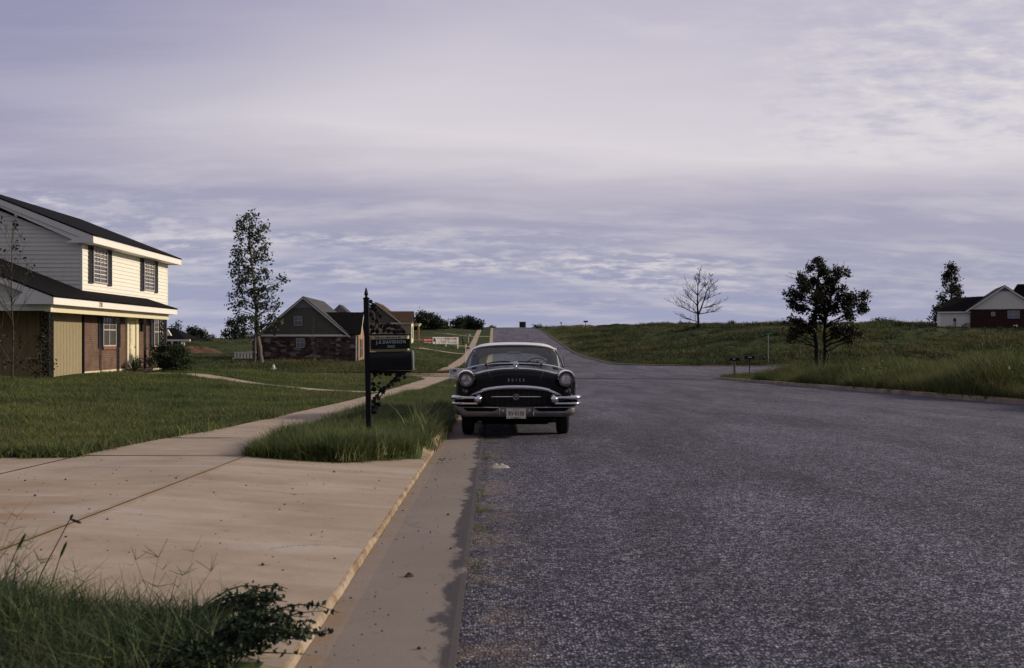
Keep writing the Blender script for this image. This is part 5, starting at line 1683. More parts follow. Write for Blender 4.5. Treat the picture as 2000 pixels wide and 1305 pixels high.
    mb.rings([[(p[0] * .96, p[1] + .03, p[2] - .045) for p in (rf(s, t) for s in S)] for t in np.linspace(0, 1, 11)], 0, False, False)
    mb.build('roof_lining', 'seat_cloth', C, smooth=True, fix=False)
    # rear window
    def rw(s, t):
        a = abs(s); p = Vector(rf(s * .9, 1.0)); q = Vector((s * .72, 4.66 - .12 * a * a, 1.05))
        return tuple(p.lerp(q, t) + Vector((0, .05 * math.sin(t * 3.14), .0)))
    mb = MB(); mb.rings([[rw(s, t) for s in np.linspace(-1, 1, 19)] for t in np.linspace(0, 1, 7)], 0, False, False); mb.build('rear_window', 'car_glass', C, smooth=True, fix=False)
    mb = MB(); mb.tube([rw(s, 0) for s in np.linspace(-1, 1, 19)], .014, 6); mb.tube([rw(s, 1) for s in np.linspace(-1, 1, 19)], .014, 6)
    for s in (-1, 1): mb.tube([rw(s, t) for t in np.linspace(0, 1, 7)], .014, 6)
    mb.build('rear_window_trim', 'chrome', C, smooth=True)
    # side glass
    for sg in (-1, 1):
        mb = MB(); a = [ws(sg, 0), (sg * .86, 2.6, 1.0), (sg * .82, 3.62, 1.0)]; b = [ws(sg, 1), (sg * .77, 2.9, 1.44), (sg * .76, 3.55, 1.44)]
        mb.rings([a, b], 0, False, False); mb.build('side_window', 'car_glass', C, fix=False)
    # cabin
    for y, h, nm in ((2.75, 1.10, 0), (3.72, 1.06, 1)):
        mb = MB(); mb.cbox(-.70, .70, y - .02, y + .16, .72, h, .05); mb.cbox(-.70, .70, y - .5, y, .60, .80, .05); mb.build('seat', 'seat_cloth', C, smooth=True)
    mb = MB(); mb.cbox(-.78, .78, 1.80, 2.02, .85, 1.085, .05); mb.build('dashboard', 'dark_void', C)
    mb = MB(); mb.torus((0, 0, 0), .205, .011, 'y', 30, 6, zs=1.0)
    mb.tube([(-.2, 0, 0), (0, .03, 0), (.2, 0, 0)], .010, 5); mb.lathe([(.0, .0), (.035, .01), (.035, .04)], (0, 0, 0), 'y', 10); mb.tube([(0, .02, 0), (0, -.25, -.02)], .02, 6)
    w = mb.build('steering_wheel', 'black_iron', C, smooth=True); w.location = (.40, 2.20, 1.075); w.rotation_euler = (R(-32), 0, 0)
    mb = MB(); mb.cbox(-.118, .118, 2.30, 2.33, 1.318, 1.372, .012); mb.tube([(0, 2.33, 1.36), (0, 2.36, 1.45)], .010, 6); mb.build('rear_view_mirror', 'ink_white', C, smooth=True)  # plain white stands in for the sky reflected in the mirror
    for s, x0 in ((-1, -.50), (1, .36)):
        mb = MB(); p = [Vector(ws(x / .885, t)) + Vector((0, -.018, .004)) for x, t in ((x0, .02), (x0 + .12, .09), (x0 + .26, .12))] if s < 0 else [Vector(ws(x / .885, t)) + Vector((0, -.018, .004)) for x, t in ((.46, .02), (.34, .09), (.18, .12))]
        mb.tube(p, [.010, .007, .004], 5)
        q = [Vector(ws(x / .885, t)) + Vector((0, -.02, .004)) for x, t in (((-.46), .06), (-.30, .115), (-.08, .115))] if s < 0 else [Vector(ws(x / .885, t)) + Vector((0, -.02, .004)) for x, t in ((.44, .06), (.26, .115), (.06, .115))]
        mb.tube(q, .008, 4); mb.lathe([(.022, 0), (.018, .03), (.0, .035)], tuple(p[0] - Vector((0, 0, .02))), 'z', 8)
        mb.build('wiper', 'black_iron', C, smooth=True)
    mb = MB(); mb.tube([(.845, 1.55, .985), (.835, 1.60, 1.26)], [.006, .003], 5); mb.lathe([(.026, 0), (.014, .03), (.008, .06)], (.845, 1.55, .965), 'z', 10); mb.build('antenna', 'black_iron', C, smooth=True)
    mb = MB(); mb.tube([(-.80, 2.42, 1.425), (-.83, 2.40, 1.425)], [.012, .016], 6); mb.build('roof_marker', 'black_iron', C, smooth=True)
    # chrome side sweep
    for s in (-1, 1):
        mb = MB(); mb.tube([(s * (.972), y, z) for y, z in ((.55, .80), (1.6, .78), (2.6, .72), (3.4, .60), (3.7, .55))], .014, 6)
        mb.build('side_trim', 'chrome', C, smooth=True)
    # wheels
    for sx in (-1, 1):
        for y in (.97, 4.08):
            mb = MB(); r0 = .355
            mb.lathe([(.20, -.095), (.30, -.098), (.335, -.085), (.352, -.06), (r0, -.03), (r0, .03), (.352, .06), (.335, .085), (.30, .098), (.20, .095)], (sx * .775, y, r0 - .004), 'x', 32)
            w = mb.build('wheel', 'tyre_rubber', C, smooth=True)
            mb = MB(); mb.lathe([(.205, .07), (.195, .10), (.12, .095), (.09, .12), (.0, .13)] if sx > 0 else [(.205, -.07), (.195, -.10), (.12, -.095), (.09, -.12), (.0, -.13)], (sx * .775, y, r0), 'x', 24); mb.build('hubcap', 'chrome', w, smooth=True)
    # tail
    for s in (-1, 1):
        mb = MB(); mb.lathe([(.0, .06), (.05, .05), (.06, .0), (.06, -.1)], (s * .80, 5.13, .80), 'y', 14); mb.build('taillight', 'taillight_red', C, smooth=True)
    mb = MB(); mb.tube([(s, 5.24 - .12 * s * s - .3 * max(0, abs(s) - .85), .45) for s in np.linspace(-.98, .98, 21)], .055, 8); mb.build('rear_bumper', 'chrome', C, smooth=True)
build_car()
# ================================================================== STREET FURNITURE AND SMALL THINGS
def leaf_plate(mb, c, size, ang, th=.006, tilt=0.0, axis='y'):
    """flat cast ivy leaf with five points"""
    prof = [(0, -.5), (.25, -.42), (.52, -.12), (.30, .08), (.34, .38), (.08, .30), (0, .62), (-.08, .30), (-.34, .38), (-.30, .08), (-.52, -.12), (-.25, -.42)]
    ca, sa = math.cos(ang), math.sin(ang)
    poly = []
    for a, b in prof:
        x, z = (a * ca - b * sa) * size, (a * sa + b * ca) * size
        poly.append((c[0] + x, c[1] - th / 2 + tilt * x, c[2] + z))
    mb.prism(poly, (0, th, 0))

def name_sign():
    x, y = -1.93, 13.85
    S = empty('mailbox_post', (x, y, zg(x, y) - .02), 'black iron mailbox post with ivy brackets and a name board standing in the verge', 'mailbox post', (0, R(-1.2), R(2)))
    mb = MB(); mb.cbox(-.036, .036, -.036, .036, -.1, 1.93, .006); mb.cbox(-.042, .042, -.042, .042, 1.925, 1.945, .004)
    mb.build('post', 'black_iron', S)
    mb = MB(); mb.lathe([(.018, 0), (.024, .012), (.012, .022), (.029, .045), (.026, .06), (.010, .125), (.0, .145)], (0, 0, 1.943), 'z', 12); mb.build('finial', 'black_iron', S, smooth=True)
    r = random.Random(11)
    # upper bracket: scroll stem from the post head down to the board tip, a crescent, and ivy
    def bracket(name, stems, leaves, size):
        mb = MB()
        for pts, rad in stems: mb.tube([(a, 0, b) for a, b in pts], rad, 6)
        for (a, b) in leaves:
            leaf_plate(mb, (a + r.uniform(-.01, .01), r.uniform(-.02, .02), b + r.uniform(-.01, .01)), size * r.uniform(.75, 1.25), r.uniform(0, 6.28), .007, r.uniform(-.4, .4))
        return mb.build(name, 'black_iron', S)
    arc = [(.02 + .11 * math.sin(t), 1.66 + .19 * math.cos(t)) for t in np.linspace(.1, 2.9, 14)]
    st = [([(.03, 1.90), (.09, 1.86), (.14, 1.78), (.15, 1.66), (.17, 1.55), (.25, 1.50), (.36, 1.485), (.52, 1.455)], .011), (arc, .010), ([(.03, 1.45), (.12, 1.50), (.2, 1.58), (.3, 1.57), (.42, 1.50)], .009), ([(.03, 1.80), (.08, 1.80), (.12, 1.74)], .008)]
    lv = [(.06, 1.88), (.10, 1.84), (.08, 1.80), (.13, 1.79), (.15, 1.74), (.10, 1.74), (.16, 1.68), (.14, 1.62), (.18, 1.57), (.24, 1.55), (.29, 1.56), (.34, 1.545), (.38, 1.56), (.43, 1.53), (.47, 1.50), (.50, 1.47), (.30, 1.49), (.36, 1.475), (.22, 1.49), (.14, 1.475), (.08, 1.50), (.06, 1.56), (.42, 1.475), (.09, 1.66), (.05, 1.72)]
    bracket('upper_bracket', st, lv, .062)
    # crescent shaped scroll plate inside the bracket
    mb = MB()
    out = [(.045 + .115 * math.cos(t), 1.635 + .135 * math.sin(t)) for t in np.linspace(-1.35, 1.35, 14)]
    inn = [(.02 + .085 * math.cos(t), 1.655 + .125 * math.sin(t)) for t in np.linspace(1.3, -1.3, 14)]
    mb.prism([(a, -.006, b) for a, b in out + inn], (0, .012, 0)); mb.build('scroll_plate', 'tan_dark', S)
    st = [([(.03, 1.01), (.2, 1.01), (.4, 1.0), (.52, .99)], .010), ([(.03, .46), (.08, .56), (.10, .68), (.17, .76), (.27, .83), (.36, .93), (.50, .985)], .011), ([(.03, .75), (.09, .84), (.16, .80), (.20, .72), (.14, .66)], .009), ([(.05, .9), (.12, .98), (.18, .92)], .008)]
    lv = [(.48, .99), (.43, .97), (.50, .94), (.39, .95), (.36, .90), (.41, .90), (.31, .87), (.27, .83), (.33, .83), (.22, .80), (.16, .76), (.21, .74), (.12, .70), (.07, .66), (.14, .65), (.09, .59), (.13, .58), (.06, .54), (.10, .52), (.05, .47), (.08, .47), (.08, .78), (.06, .86), (.25, .98), (.17, .99), (.10, .97), (.30, .97), (.15, .86), (.06, .62)]
    br = bracket('lower_bracket', st, lv, .062); br.location = (0, 0, -.075)
    for zz in (1.445, .945):
        mb = MB(); mb.tube([(.02, 0, zz), (.59, 0, zz - .012)], .010, 6); mb.build('support_arm', 'black_iron', S)
    # pale newspaper box behind the name board
    mb = MB(); mb.cbox(.04, .555, -.005, .17, 1.215, 1.43, .012)
    nb = mb.build('newspaper_box', 'paper_green', S)
    mb = MB(); rr = random.Random(5)
    xx = .13
    while xx < .44:
        w = rr.uniform(.008, .02)
        mb.box(xx, xx + w, -.0085, -.006, 1.392, 1.392 + rr.choice([.012, .016, .02])); xx += w + rr.choice([.004, .004, .016])
    mb.build('box_print', 'ink_blue', nb)
    mb = MB(); mb.cbox(.055, .585, -.052, -.038, 1.245, 1.378, .006)
    for a in (.12, .52): mb.tube([(a, -.045, 1.37), (a, -.03, 1.44)], .005, 5)
    bd = mb.build('name_board', 'black_iron', S)
    text('J.E.DAVIDSON', .060, 'ink_green_white', bd, (.325, -.0535, 1.338), (R(90), 0, 0), .0015, 'lettering', .88, 1.22, .0012)
    text('3662', .046, 'ink_green_white', bd, (.325, -.0535, 1.278), (R(90), 0, 0), .0015, 'lettering', .95, 1.2, .001)
    # mailbox: arched steel box, its door to the street
    mb = MB()
    def sec(x):
        pts = [(x, -.085, .955), (x, .085, .955)]
        for a in np.linspace(0, math.pi, 13): pts.append((x, .10 * math.cos(a), 1.115 + .095 * math.sin(a)))
        return pts
    mb.rings([sec(.035), sec(.60)], 0, True)
    bx = mb.build('mailbox', 'black_iron', S, smooth=True)
    mb = MB(); mb.rings([[(x_, b * 1.06, .955 + (c - .955) * 1.03) for (x_, b, c) in sec(q)] for q in (.603, .622)], 0, True); mb.build('mailbox_door', 'galvanised', bx, smooth=True)
    mb = MB(); mb.box(.30, .56, -.115, -.108, 1.06, 1.085); mb.build('flag', 'black_iron', bx)
name_sign()

def hydrant():
    x, y = -19.7, 84.6
    H = empty('fire_hydrant', (x, y, zg(x, y) - .03), 'white fire hydrant at the edge of the tall grass by the side street', 'fire hydrant')
    mb = MB(); mb.lathe([(.15, 0), (.16, .04), (.105, .06), (.105, .44), (.135, .46), (.135, .50), (.125, .52), (.115, .60), (.07, .68), (.03, .71), (.03, .75), (.0, .76)], (0, 0, 0), 'z', 18); mb.build('barrel', 'hydrant_white', H, smooth=True)
    for ax, s in (('x', -1), ('x', 1)):
        mb = MB(); mb.lathe([(.06, s * .09), (.06, s * .17), (.075, s * .175), (.075, s * .21), (.025, s * .215), (.0, s * .235)], (0, 0, .37), ax, 12); mb.build('outlet_cap', 'hydrant_white', H, smooth=True)
    mb = MB(); mb.lathe([(.08, -.09), (.08, -.17), (.10, -.175), (.10, -.22), (.03, -.225), (.0, -.25)], (0, 0, .33), 'y', 12); mb.build('pumper_cap', 'hydrant_white', H, smooth=True)
hydrant()

def rural_mailbox(x, y, h, post, label, number):
    M = empty('mailbox', (x, y, zg(x, y) - .05), label, 'mailbox')
    mb = MB()
    if post == 'wood_grey': mb.cbox(-.07, .07, -.06, .06, 0, h - .25, .01)
    else: mb.tube([(0, 0, 0), (0, 0, h - .25)], .032, 8)
    mb.build('post', post, M)
    mb = MB()
    def sec(q):
        pts = [(q, -.10, h - .25), (q, .10, h - .25)]
        for a in np.linspace(0, math.pi, 11): pts.append((q, .105 * math.cos(a), h - .10 + .10 * math.sin(a)))
        return pts
    mb.rings([sec(-.32), sec(.32)], 0, True); bx = mb.build('box', 'black_iron', M, smooth=True)
    mb = MB(); mb.rings([[(q, b * 1.07, h - .25 + (c - h + .25) * 1.05) for (_, b, c) in sec(0)] for q in (-.345, -.322)], 0, True); mb.build('door', 'black_iron', bx, smooth=True)
    mb = MB(); rr = random.Random(int(h * 100)); 
    for k in range(number): mb.box(-.12 + k * .085, -.07 + k * .085 + rr.uniform(-.01, .015), -.112, -.106, h - .17, h - .09)
    mb.build('number_marks', 'ink_white', bx)
G_MAIL = 'mailboxes on the corner across the street'
rural_mailbox(15.25, 70.2, 1.36, 'wood_grey', 'low black mailbox on a pale timber post at the weedy corner', 2)
rural_mailbox(16.1, 69.4, 1.48, 'black_iron', 'black mailbox with white numbers on a thin dark post at the weedy corner', 3)
for o in bpy.data.objects:
    if o.name.startswith('mailbox') and o.get('category') == 'mailbox': o['group'] = G_MAIL

def street_sign():
    x, y = 29.9, 119.5
    S = empty('street_sign', (x, y, zg(x, y) - .1), 'green street name sign on a grey pole at the far corner', 'street sign')
    mb = MB(); mb.tube([(0, 0, 0), (0, 0, 3.55)], .045, 8); mb.build('pole', 'galvanised', S)
    for k, (rz, z) in enumerate(((R(15), 3.56), (R(-60), 3.76))):
        mb = MB(); mb.cbox(-.55, .55, -.015, .015, 0, .18, .01); b = mb.build('name_blade', 'street_green', S); b.location = (0, 0, z); b.rotation_euler = (0, 0, rz)
street_sign()

def lot_sign():
    x, y = -2.50, 45.5
    S = empty('lot_sign', (x, y, zg(x, y)), 'small white placard with black and red print standing by the side street', 'sign')
    mb = MB(); mb.cbox(-.29, .36, -.012, .012, .27, .74, .006); mb.build('board', 'sign_white', S)
    mb = MB()
    mb.tube([(-.26, 0, -.15), (-.26, 0, .27)], .015, 6); mb.build('leg', 'black_iron', S)
    mb = MB(); mb.tube([(.33, 0, -.15), (.33, 0, .27)], .015, 6); mb.build('leg', 'black_iron', S)
    text('LIM', .19, 'ink_black', S, (-.10, -.014, .62), (R(90), 0, 0), .002, 'lettering', .95, 1.0, .006)
    text('SAL', .11, 'ink_red', S, (.02, -.014, .37), (R(90), 0, 0), .002, 'lettering', 1.0, 1.0, .002)
    mb = MB(); mb.box(-.24, -.02, -.0145, -.0125, .485, .505); mb.build('print_line', 'ink_black', S)
lot_sign()

def billboard():
    y = 195.0; s = y / 2000
    x0 = (828 - 1000) * s; zb = .0
    S = empty('builder_billboard', ((861 - 1000) * s, y, -.75), 'long red and white model home billboard on white posts', 'billboard', (0, 0, R(24)))
    X = lambda px: (px - 861) * s * 1.08
    Z = lambda py: 1.2 - (py - 665) * s + .75
    mb = MB(); mb.cbox(X(827), X(845), -.04, .04, Z(673), Z(660.2), .02); rp = mb.build('red_panel', 'sign_red', S)
    text('Open For', .44, 'ink_white', rp, (X(836), -.045, Z(664)), (R(90), 0, 0), .003, 'lettering', .88, 1.0, .012)
    text('Inspection', .44, 'ink_white', rp, (X(836), -.045, Z(669.2)), (R(90), 0, 0), .003, 'lettering', .75, 1.0, .012)
    mb = MB(); mb.cbox(X(845.2), X(895), -.04, .04, Z(672.2), Z(658.6), .02); wp = mb.build('white_panel', 'sign_white', S)
    text('MODEL HOME', .52, 'ink_red', wp, (X(880), -.045, Z(661.8)), (R(90), 0, 0), .003, 'lettering', .74, 1.0, .02)
    mb = MB(); rr = random.Random(4)
    for z, a, b in ((666.2, 855, 892), (669.6, 857, 892)):
        q = X(a)
        while q < X(b):
            w = rr.uniform(.12, .3); hh = rr.uniform(.10, .2)
            mb.box(q, q + w, -.046, -.0405, Z(z) - hh / 2, Z(z) + hh / 2); q += w + rr.choice([.06, .06, .06, .28])
    mb.build('print_line', 'ink_blue', wp)
    mb = MB(); q = X(853.5)
    while q < X(866): 
        w = .2; mb.box(q, q + w, -.046, -.0405, Z(662.6), Z(661)); q += w + .09
    mb.build('print_line', 'ink_red', wp)
    mb = MB(); c = X(848.8); 
    mb.prism([(c - .2, -.046, Z(667.5)), (c + .22, -.046, Z(667.5)), (c + .3, -.046, Z(664)), (c + .12, -.046, Z(663)), (c + .18, -.046, Z(660.5)), (c - .12, -.046, Z(660)), (c - .22, -.046, Z(662.5)), (c - .3, -.046, Z(664))], (0, .005, 0)); mb.build('emblem', 'ink_blue', wp)
    for px in (828, 849.8, 871, 894):
        mb = MB(); mb.cbox(X(px) - .09, X(px) + .09, .045, .2, -.6, Z(662), .02); mb.build('leg', 'white_trim', S)
billboard()

def pole(name, px, y, top, bot, r, mat, label, cat, extra=None):
    s = y / 2000; x = (px - 1000) * s
    z0 = zg(x, y); h = 1.2 - (top - 665) * s - z0
    S = empty(name, (x, y, z0), label, cat)
    mb = MB(); mb.tube([(0, 0, -.2), (0, 0, h)], r, 8); mb.build('pole', mat, S)
    if extra: extra(S, h, s)
    return S
def cap(S, h, s):
    mb = MB(); mb.lathe([(.05, 0), (.06, .08), (.0, .14)], (0, 0, h), 'z', 8); mb.build('cap', 'white_trim', S)
pole('marker_pole', 909.6, 86.0, 676, 727, .03, 'white_trim', 'thin white marker pole at the far kerb corner left of the car', 'marker pole', cap)
pole('marker_pole', 851, 165.0, 664, 696, .05, 'wood_grey', 'thin dark pole in front of the model home billboard', 'marker pole', lambda S, h, s: (lambda mb: (mb.cbox(-.06, .06, -.06, .06, -.02, .12, .02), mb.build('cap', 'black_iron', S)))(MB()))
def box_on(S, h, s):
    mb = MB(); mb.cbox(-.22, .16, -.25, .25, h - .75, h + .05, .06); mb.build('box', 'ink_blue', S)
    mb = MB(); mb.box(-.14, .10, -.262, -.25, h - .5, h - .2); mb.build('label_plate', 'galvanised', S)
pole('letter_box', 904.5, 212.0, 657, 677, .11, 'black_iron', 'dark pole box beside the far pavement', 'letter box', box_on)
def small_board(w, h0, mat, mark):
    def f(S, h, s):
        mb = MB(); mb.cbox(-w / 2, w / 2, -.03, .03, h - h0, h, .015); b = mb.build('board', mat, S)
        mb = MB(); mb.box(-w * .42, -w * .05, -.036, -.031, h - h0 * .85, h - h0 * .15); mb.build('print', mark, b)
    return f
pole('lot_sign', 915, 225.0, 652.5, 660, .04, 'white_trim', 'tiny white and blue lot sign up the hill by the far pavement', 'sign', small_board(.95, .45, 'sign_white', 'ink_blue'))
pole('ridge_sign', 1144, 345.0, 626.5, 634, .10, 'black_iron', 'small dark board sign on the skyline right of the road', 'sign', small_board(1.5, .55, 'box_dark', 'box_tan'))
pole('ridge_sign', 1096, 345.0, 629.5, 636, .08, 'black_iron', 'tiny dark sign just right of the road crest', 'sign', small_board(.6, .4, 'box_dark', 'box_tan'))

def crest_shed():
    y = 349.0; x = 21 * y / 2000
    S = empty('shed', (x, y, float(P(y)) + .0), 'small dark box shed standing on the crest of the road', 'shed')
    mb = MB(); mb.cbox(-1.15, 1.05, -.9, .9, .12, 1.85, .04); mb.build('body', 'box_dark', S)
    mb = MB(); mb.cbox(-1.25, 1.15, -1.0, 1.0, 1.851, 1.98, .03); mb.build('roof', 'box_dark', S)
    mb = MB(); mb.cbox(.45, .95, -.935, -.902, .25, 1.7, .01); mb.build('door', 'box_tan', S)
    for sx in (-.8, .7):
        mb = MB(); mb.box(sx - .15, sx + .15, -.8, .8, -.15, .12); mb.build('skid', 'wood_grey', S)
crest_shed()

def garden_bench():
    x, y = -27.9, 107.0
    S = empty('white_bench', (x, y, zg(x, y) - .05), 'white slatted garden bench beside the stone house wall', 'bench')
    mb = MB()
    for k in range(7): mb.cbox(-1.0 + k * .33 - .10, -1.0 + k * .33 + .10, -.02, .02, .5, 1.02, .01)
    mb.cbox(-1.2, 1.2, -.03, .03, 1.0, 1.1, .01); mb.build('backrest', 'hydrant_white', S)
    mb = MB(); mb.cbox(-1.2, 1.2, -.55, -.03, .42, .48, .01); mb.build('seat', 'hydrant_white', S)
    for a in (-1.1, 1.1):
        for b in (-.5, -.05):
            mb = MB(); mb.cbox(a - .04, a + .04, b - .04, b + .04, 0, .42, .008); mb.build('leg', 'hydrant_white', S)
garden_bench()

def mound(name, cx, cy, rx, ry, h, mat, label=None, cat=None, seed=0, n=26):
    r = np.random.default_rng(seed)
    mb = MB(); rows = []
    for t in np.linspace(1.15, 0.03, 9):
        row = []
        for k in range(n):
            a = 6.2832 * k / n; rr = t * (1 + .22 * math.sin(3 * a + seed) + .12 * math.sin(7 * a + 2 * seed))
            x, y = cx + rx * rr * math.cos(a), cy + ry * rr * math.sin(a)
            row.append((x, y, zg(x, y) - .12 + h * max(0, 1 - t ** 1.6) * (1 + r.uniform(-.3, .3))))
        rows.append(row)
    mb.rings(rows, 0, True)
    o = mb.build(name, mat, smooth=True, angle=60)
    if label: tag(o, label, cat)
    return o
mound('clay_mound', -46.5, 150, 4.0, 3.0, .9, 'clay', 'heap of red clay in the grass beyond the two storey house', 'earth heap', 2)
mound('clay_mound', -52.5, 152, 4.0, 3.0, .5, 'clay', 'flatter spread of red clay nearest the carport posts', 'earth heap', 5)
# raw earth bank along the skyline
def bank():
    mb = MB(); rows = []; r = np.random.default_rng(3)
    for px in np.linspace(1085, 1440, 90):
        y = 349 + 6 * math.sin(px * .05); x = (px - 1000) * y / 2000
        z = zg(x, y); t = math.sin((px - 1085) / 355 * math.pi) ** .4
        h = (.1 + .75 * t * (1 + .25 * math.sin(px * .09))) * (.85 + .3 * r.random())
        rows.append([(x, y - 2.2 + r.uniform(-.4, .4), z - .25), (x, y - .9 + r.uniform(-.4, .4), z + h * .75), (x, y + r.uniform(-.3, .3), z + h), (x, y + 5, z + h * .9), (x, y + 12, z - .6)])
    mb.rings(rows, 0, False, False)
    struct(mb.build('earth_bank', 'earth', smooth=True, fix=False))
bank()

# litter on the street edge
def litter():
    r = np.random.default_rng(8)
    def crumple(name, u, v, lx, ly, h, rot, mat, label, cat, seed):
        rr = np.random.default_rng(seed); mb = MB()
        nx, ny = 11, 7; top = []
        for j in range(ny):
            row = []
            for i in range(nx):
                a, b = i / (nx - 1) - .5, j / (ny - 1) - .5
                e = max(abs(a), abs(b)) * 2
                k = 1 - .35 * abs(a) ** 1.5
                x, y = a * lx * (1 + rr.uniform(-.05, .05)), b * ly * k * (1 + rr.uniform(-.12, .12))
                z = h * (max(0, 1 - e ** 2.2)) * rr.uniform(.35, 1.15) + .006
                row.append((x * math.cos(rot) - y * math.sin(rot), x * math.sin(rot) + y * math.cos(rot), z))
            top.append(row)
        mb.rings(top, 0, False, False); mb.rings([[(p[0], p[1], p[2] - .005) for p in row] for row in top], 0, False, False)
        o = mb.build(name, mat, smooth=True, angle=25, fix=False)
        o.location = uv2p(u, v, float(P(v)) - .012 + (.004 if u < -.15 else .0))
        return tag(o, label, cat)
    crumple('crumpled_rag', .055, 11.55, .26, .10, .06, .25, 'rag', 'crumpled pale rag lying by the gutter edge in front of the car', 'litter', 1)
    crumple('dead_leaf', -.47, 5.72, .05, .035, .022, .5, 'dry_leaf', 'curled dead leaf lying in the gutter', 'leaf', 2)
    crumple('dead_leaf', .84, 6.52, .05, .022, .012, .1, 'dry_leaf', 'brown dead leaf lying alone on the asphalt', 'leaf', 3)
    crumple('dead_leaf', 1.05, 8.85, .055, .022, .012, -.1, 'dry_leaf', 'tan dead leaf farther up the asphalt', 'leaf', 4)
    for k in range(7):
        mb = MB(); s = r.uniform(.008, .017)
        u, v = -.72 + r.uniform(0, .45), 12.6 + r.uniform(-.25, .25)
        mb.lathe([(s * .6, 0), (s * r.uniform(.9, 1.2), s * .4), (s * .5, s * 1.0), (.0, s * 1.1)], (0, 0, 0), 'z', 7)
        o = mb.build('dirt_clod', 'pebble', smooth=True); o.location = uv2p(u, v, float(P(v)) - .012); o.scale = (r.uniform(1, 2.2), 1, 1)
        tag(o, 'dark clod of earth in the gutter in front of the car', 'clod', 'clods of earth in the gutter')
litter()
# ================================================================== TREES AND PLANTS
def leaf_quads(centers, size, seed, aspect=1.5, droop=0.0):
    """one bent diamond per centre"""
    r = np.random.default_rng(seed); n = len(centers)
    a = r.normal(size=(n, 3)); a[:, 2] -= droop; a /= np.linalg.norm(a, axis=1)[:, None]
    b = r.normal(size=(n, 3)); b -= a * (a * b).sum(1)[:, None]; b /= np.linalg.norm(b, axis=1)[:, None]
    c = np.cross(a, b)
    s = size * r.uniform(.6, 1.35, n)[:, None]
    ctr = np.asarray(centers)
    v = np.stack([ctr - a * s * aspect * .5, ctr - b * s * .5 + c * s * .12, ctr + a * s * aspect * .5, ctr + b * s * .5 + c * s * .12], 1).reshape(-1, 3)
    f = np.arange(n * 4).reshape(n, 4)
    return v, f

def limb(mb, p0, p1, r0, r1, rnd, sag=.0, wob=.12, n=6, sides=6):
    p0, p1 = Vector(p0), Vector(p1); L = (p1 - p0).length
    pts = []; rad = []
    o = Vector((0, 0, 0))
    for k in range(n + 1):
        t = k / n
        if 0 < k < n: o = Vector((rnd.uniform(-1, 1), rnd.uniform(-1, 1), rnd.uniform(-.6, .6))) * wob * L * .25
        else: o = Vector((0, 0, 0))
        arc = Vector((0, 0, 1)) * (sag * L * math.sin(t * math.pi))
        pts.append(p0.lerp(p1, t) + o + arc); rad.append(r0 + (r1 - r0) * t)
    mb.tube(pts, rad, sides)
    return pts

def blob_tree(name, loc, label, cat, trunks, blobs, leaf_mat, leaf_size, dens, seed, bark='bark', rfac=.35, twig=True, group=None, sub=4, fill=1.0, rise=.5):
    """trunks: [(points, r0, r1)], blobs: [(x,y,z,r)] leaf clumps, each carried by its own limb"""
    rnd = random.Random(seed); rg = np.random.default_rng(seed)
    T = empty(name, loc, label, cat, group=group)
    mb = MB(); tp = []
    for pts, r0, r1 in trunks:
        n = len(pts)
        # resample with slight wander
        P_ = [Vector(p) for p in pts]; q = []; rr = []
        for i in range(n - 1):
            for k in range(4):
                t = k / 4; q.append(P_[i].lerp(P_[i + 1], t) + Vector((rnd.uniform(-1, 1), rnd.uniform(-1, 1), 0)) * r0 * .25); rr.append(r0 + (r1 - r0) * (i + t) / (n - 1))
        q.append(P_[-1]); rr.append(r1)
        rr[0] *= 1.35
        mb.tube(q, rr, 9)
        tp += list(zip(q, rr))
    cents = []
    for (x, y, z, r_) in blobs:
        c = Vector((x, y, z))
        best = min(tp, key=lambda p: (p[0] - c).length + (3.0 if p[0].z > z - rise * math.hypot(p[0].x - x, p[0].y - y) * .6 else 0))
        rb = min(best[1] * .55, .02 + .02 * (c - best[0]).length)
        pts = limb(mb, best[0], c, rb, rb * .3, rnd, .06, .22, 6, 5)
        for k in range(sub):
            d = Vector(rg.normal(size=3)); d.normalize()
            e = c + d * r_ * rnd.uniform(.6, 1.0)
            limb(mb, pts[rnd.choice((3, 4, 5))], e, rb * .35, .006, rnd, 0, .2, 3, 3)
        # leaf sprays: small groups inside the clump so that sky shows between
        ns = max(3, int(dens * r_ ** 2))
        for k in range(ns):
            d = rg.normal(size=3); d /= np.linalg.norm(d)
            sc = np.array(c) + d * r_ * (rg.random() ** .45) * np.array([1, 1, .8])
            m = int(rg.integers(8, 16) * fill)
            cents.append(sc + rg.normal(size=(m, 3)) * leaf_size * 1.25)
    mb.build('trunk', bark, T, smooth=True, fix=False)
    v, f = leaf_quads(np.concatenate(cents), leaf_size, seed)
    npmesh('crown', v, f, leaf_mat, T)
    return T

def ground_loc(px, Y, dz=0):
    X = (px - 1000) * Y / 2000
    return (X, Y, zg(X, Y) + dz)

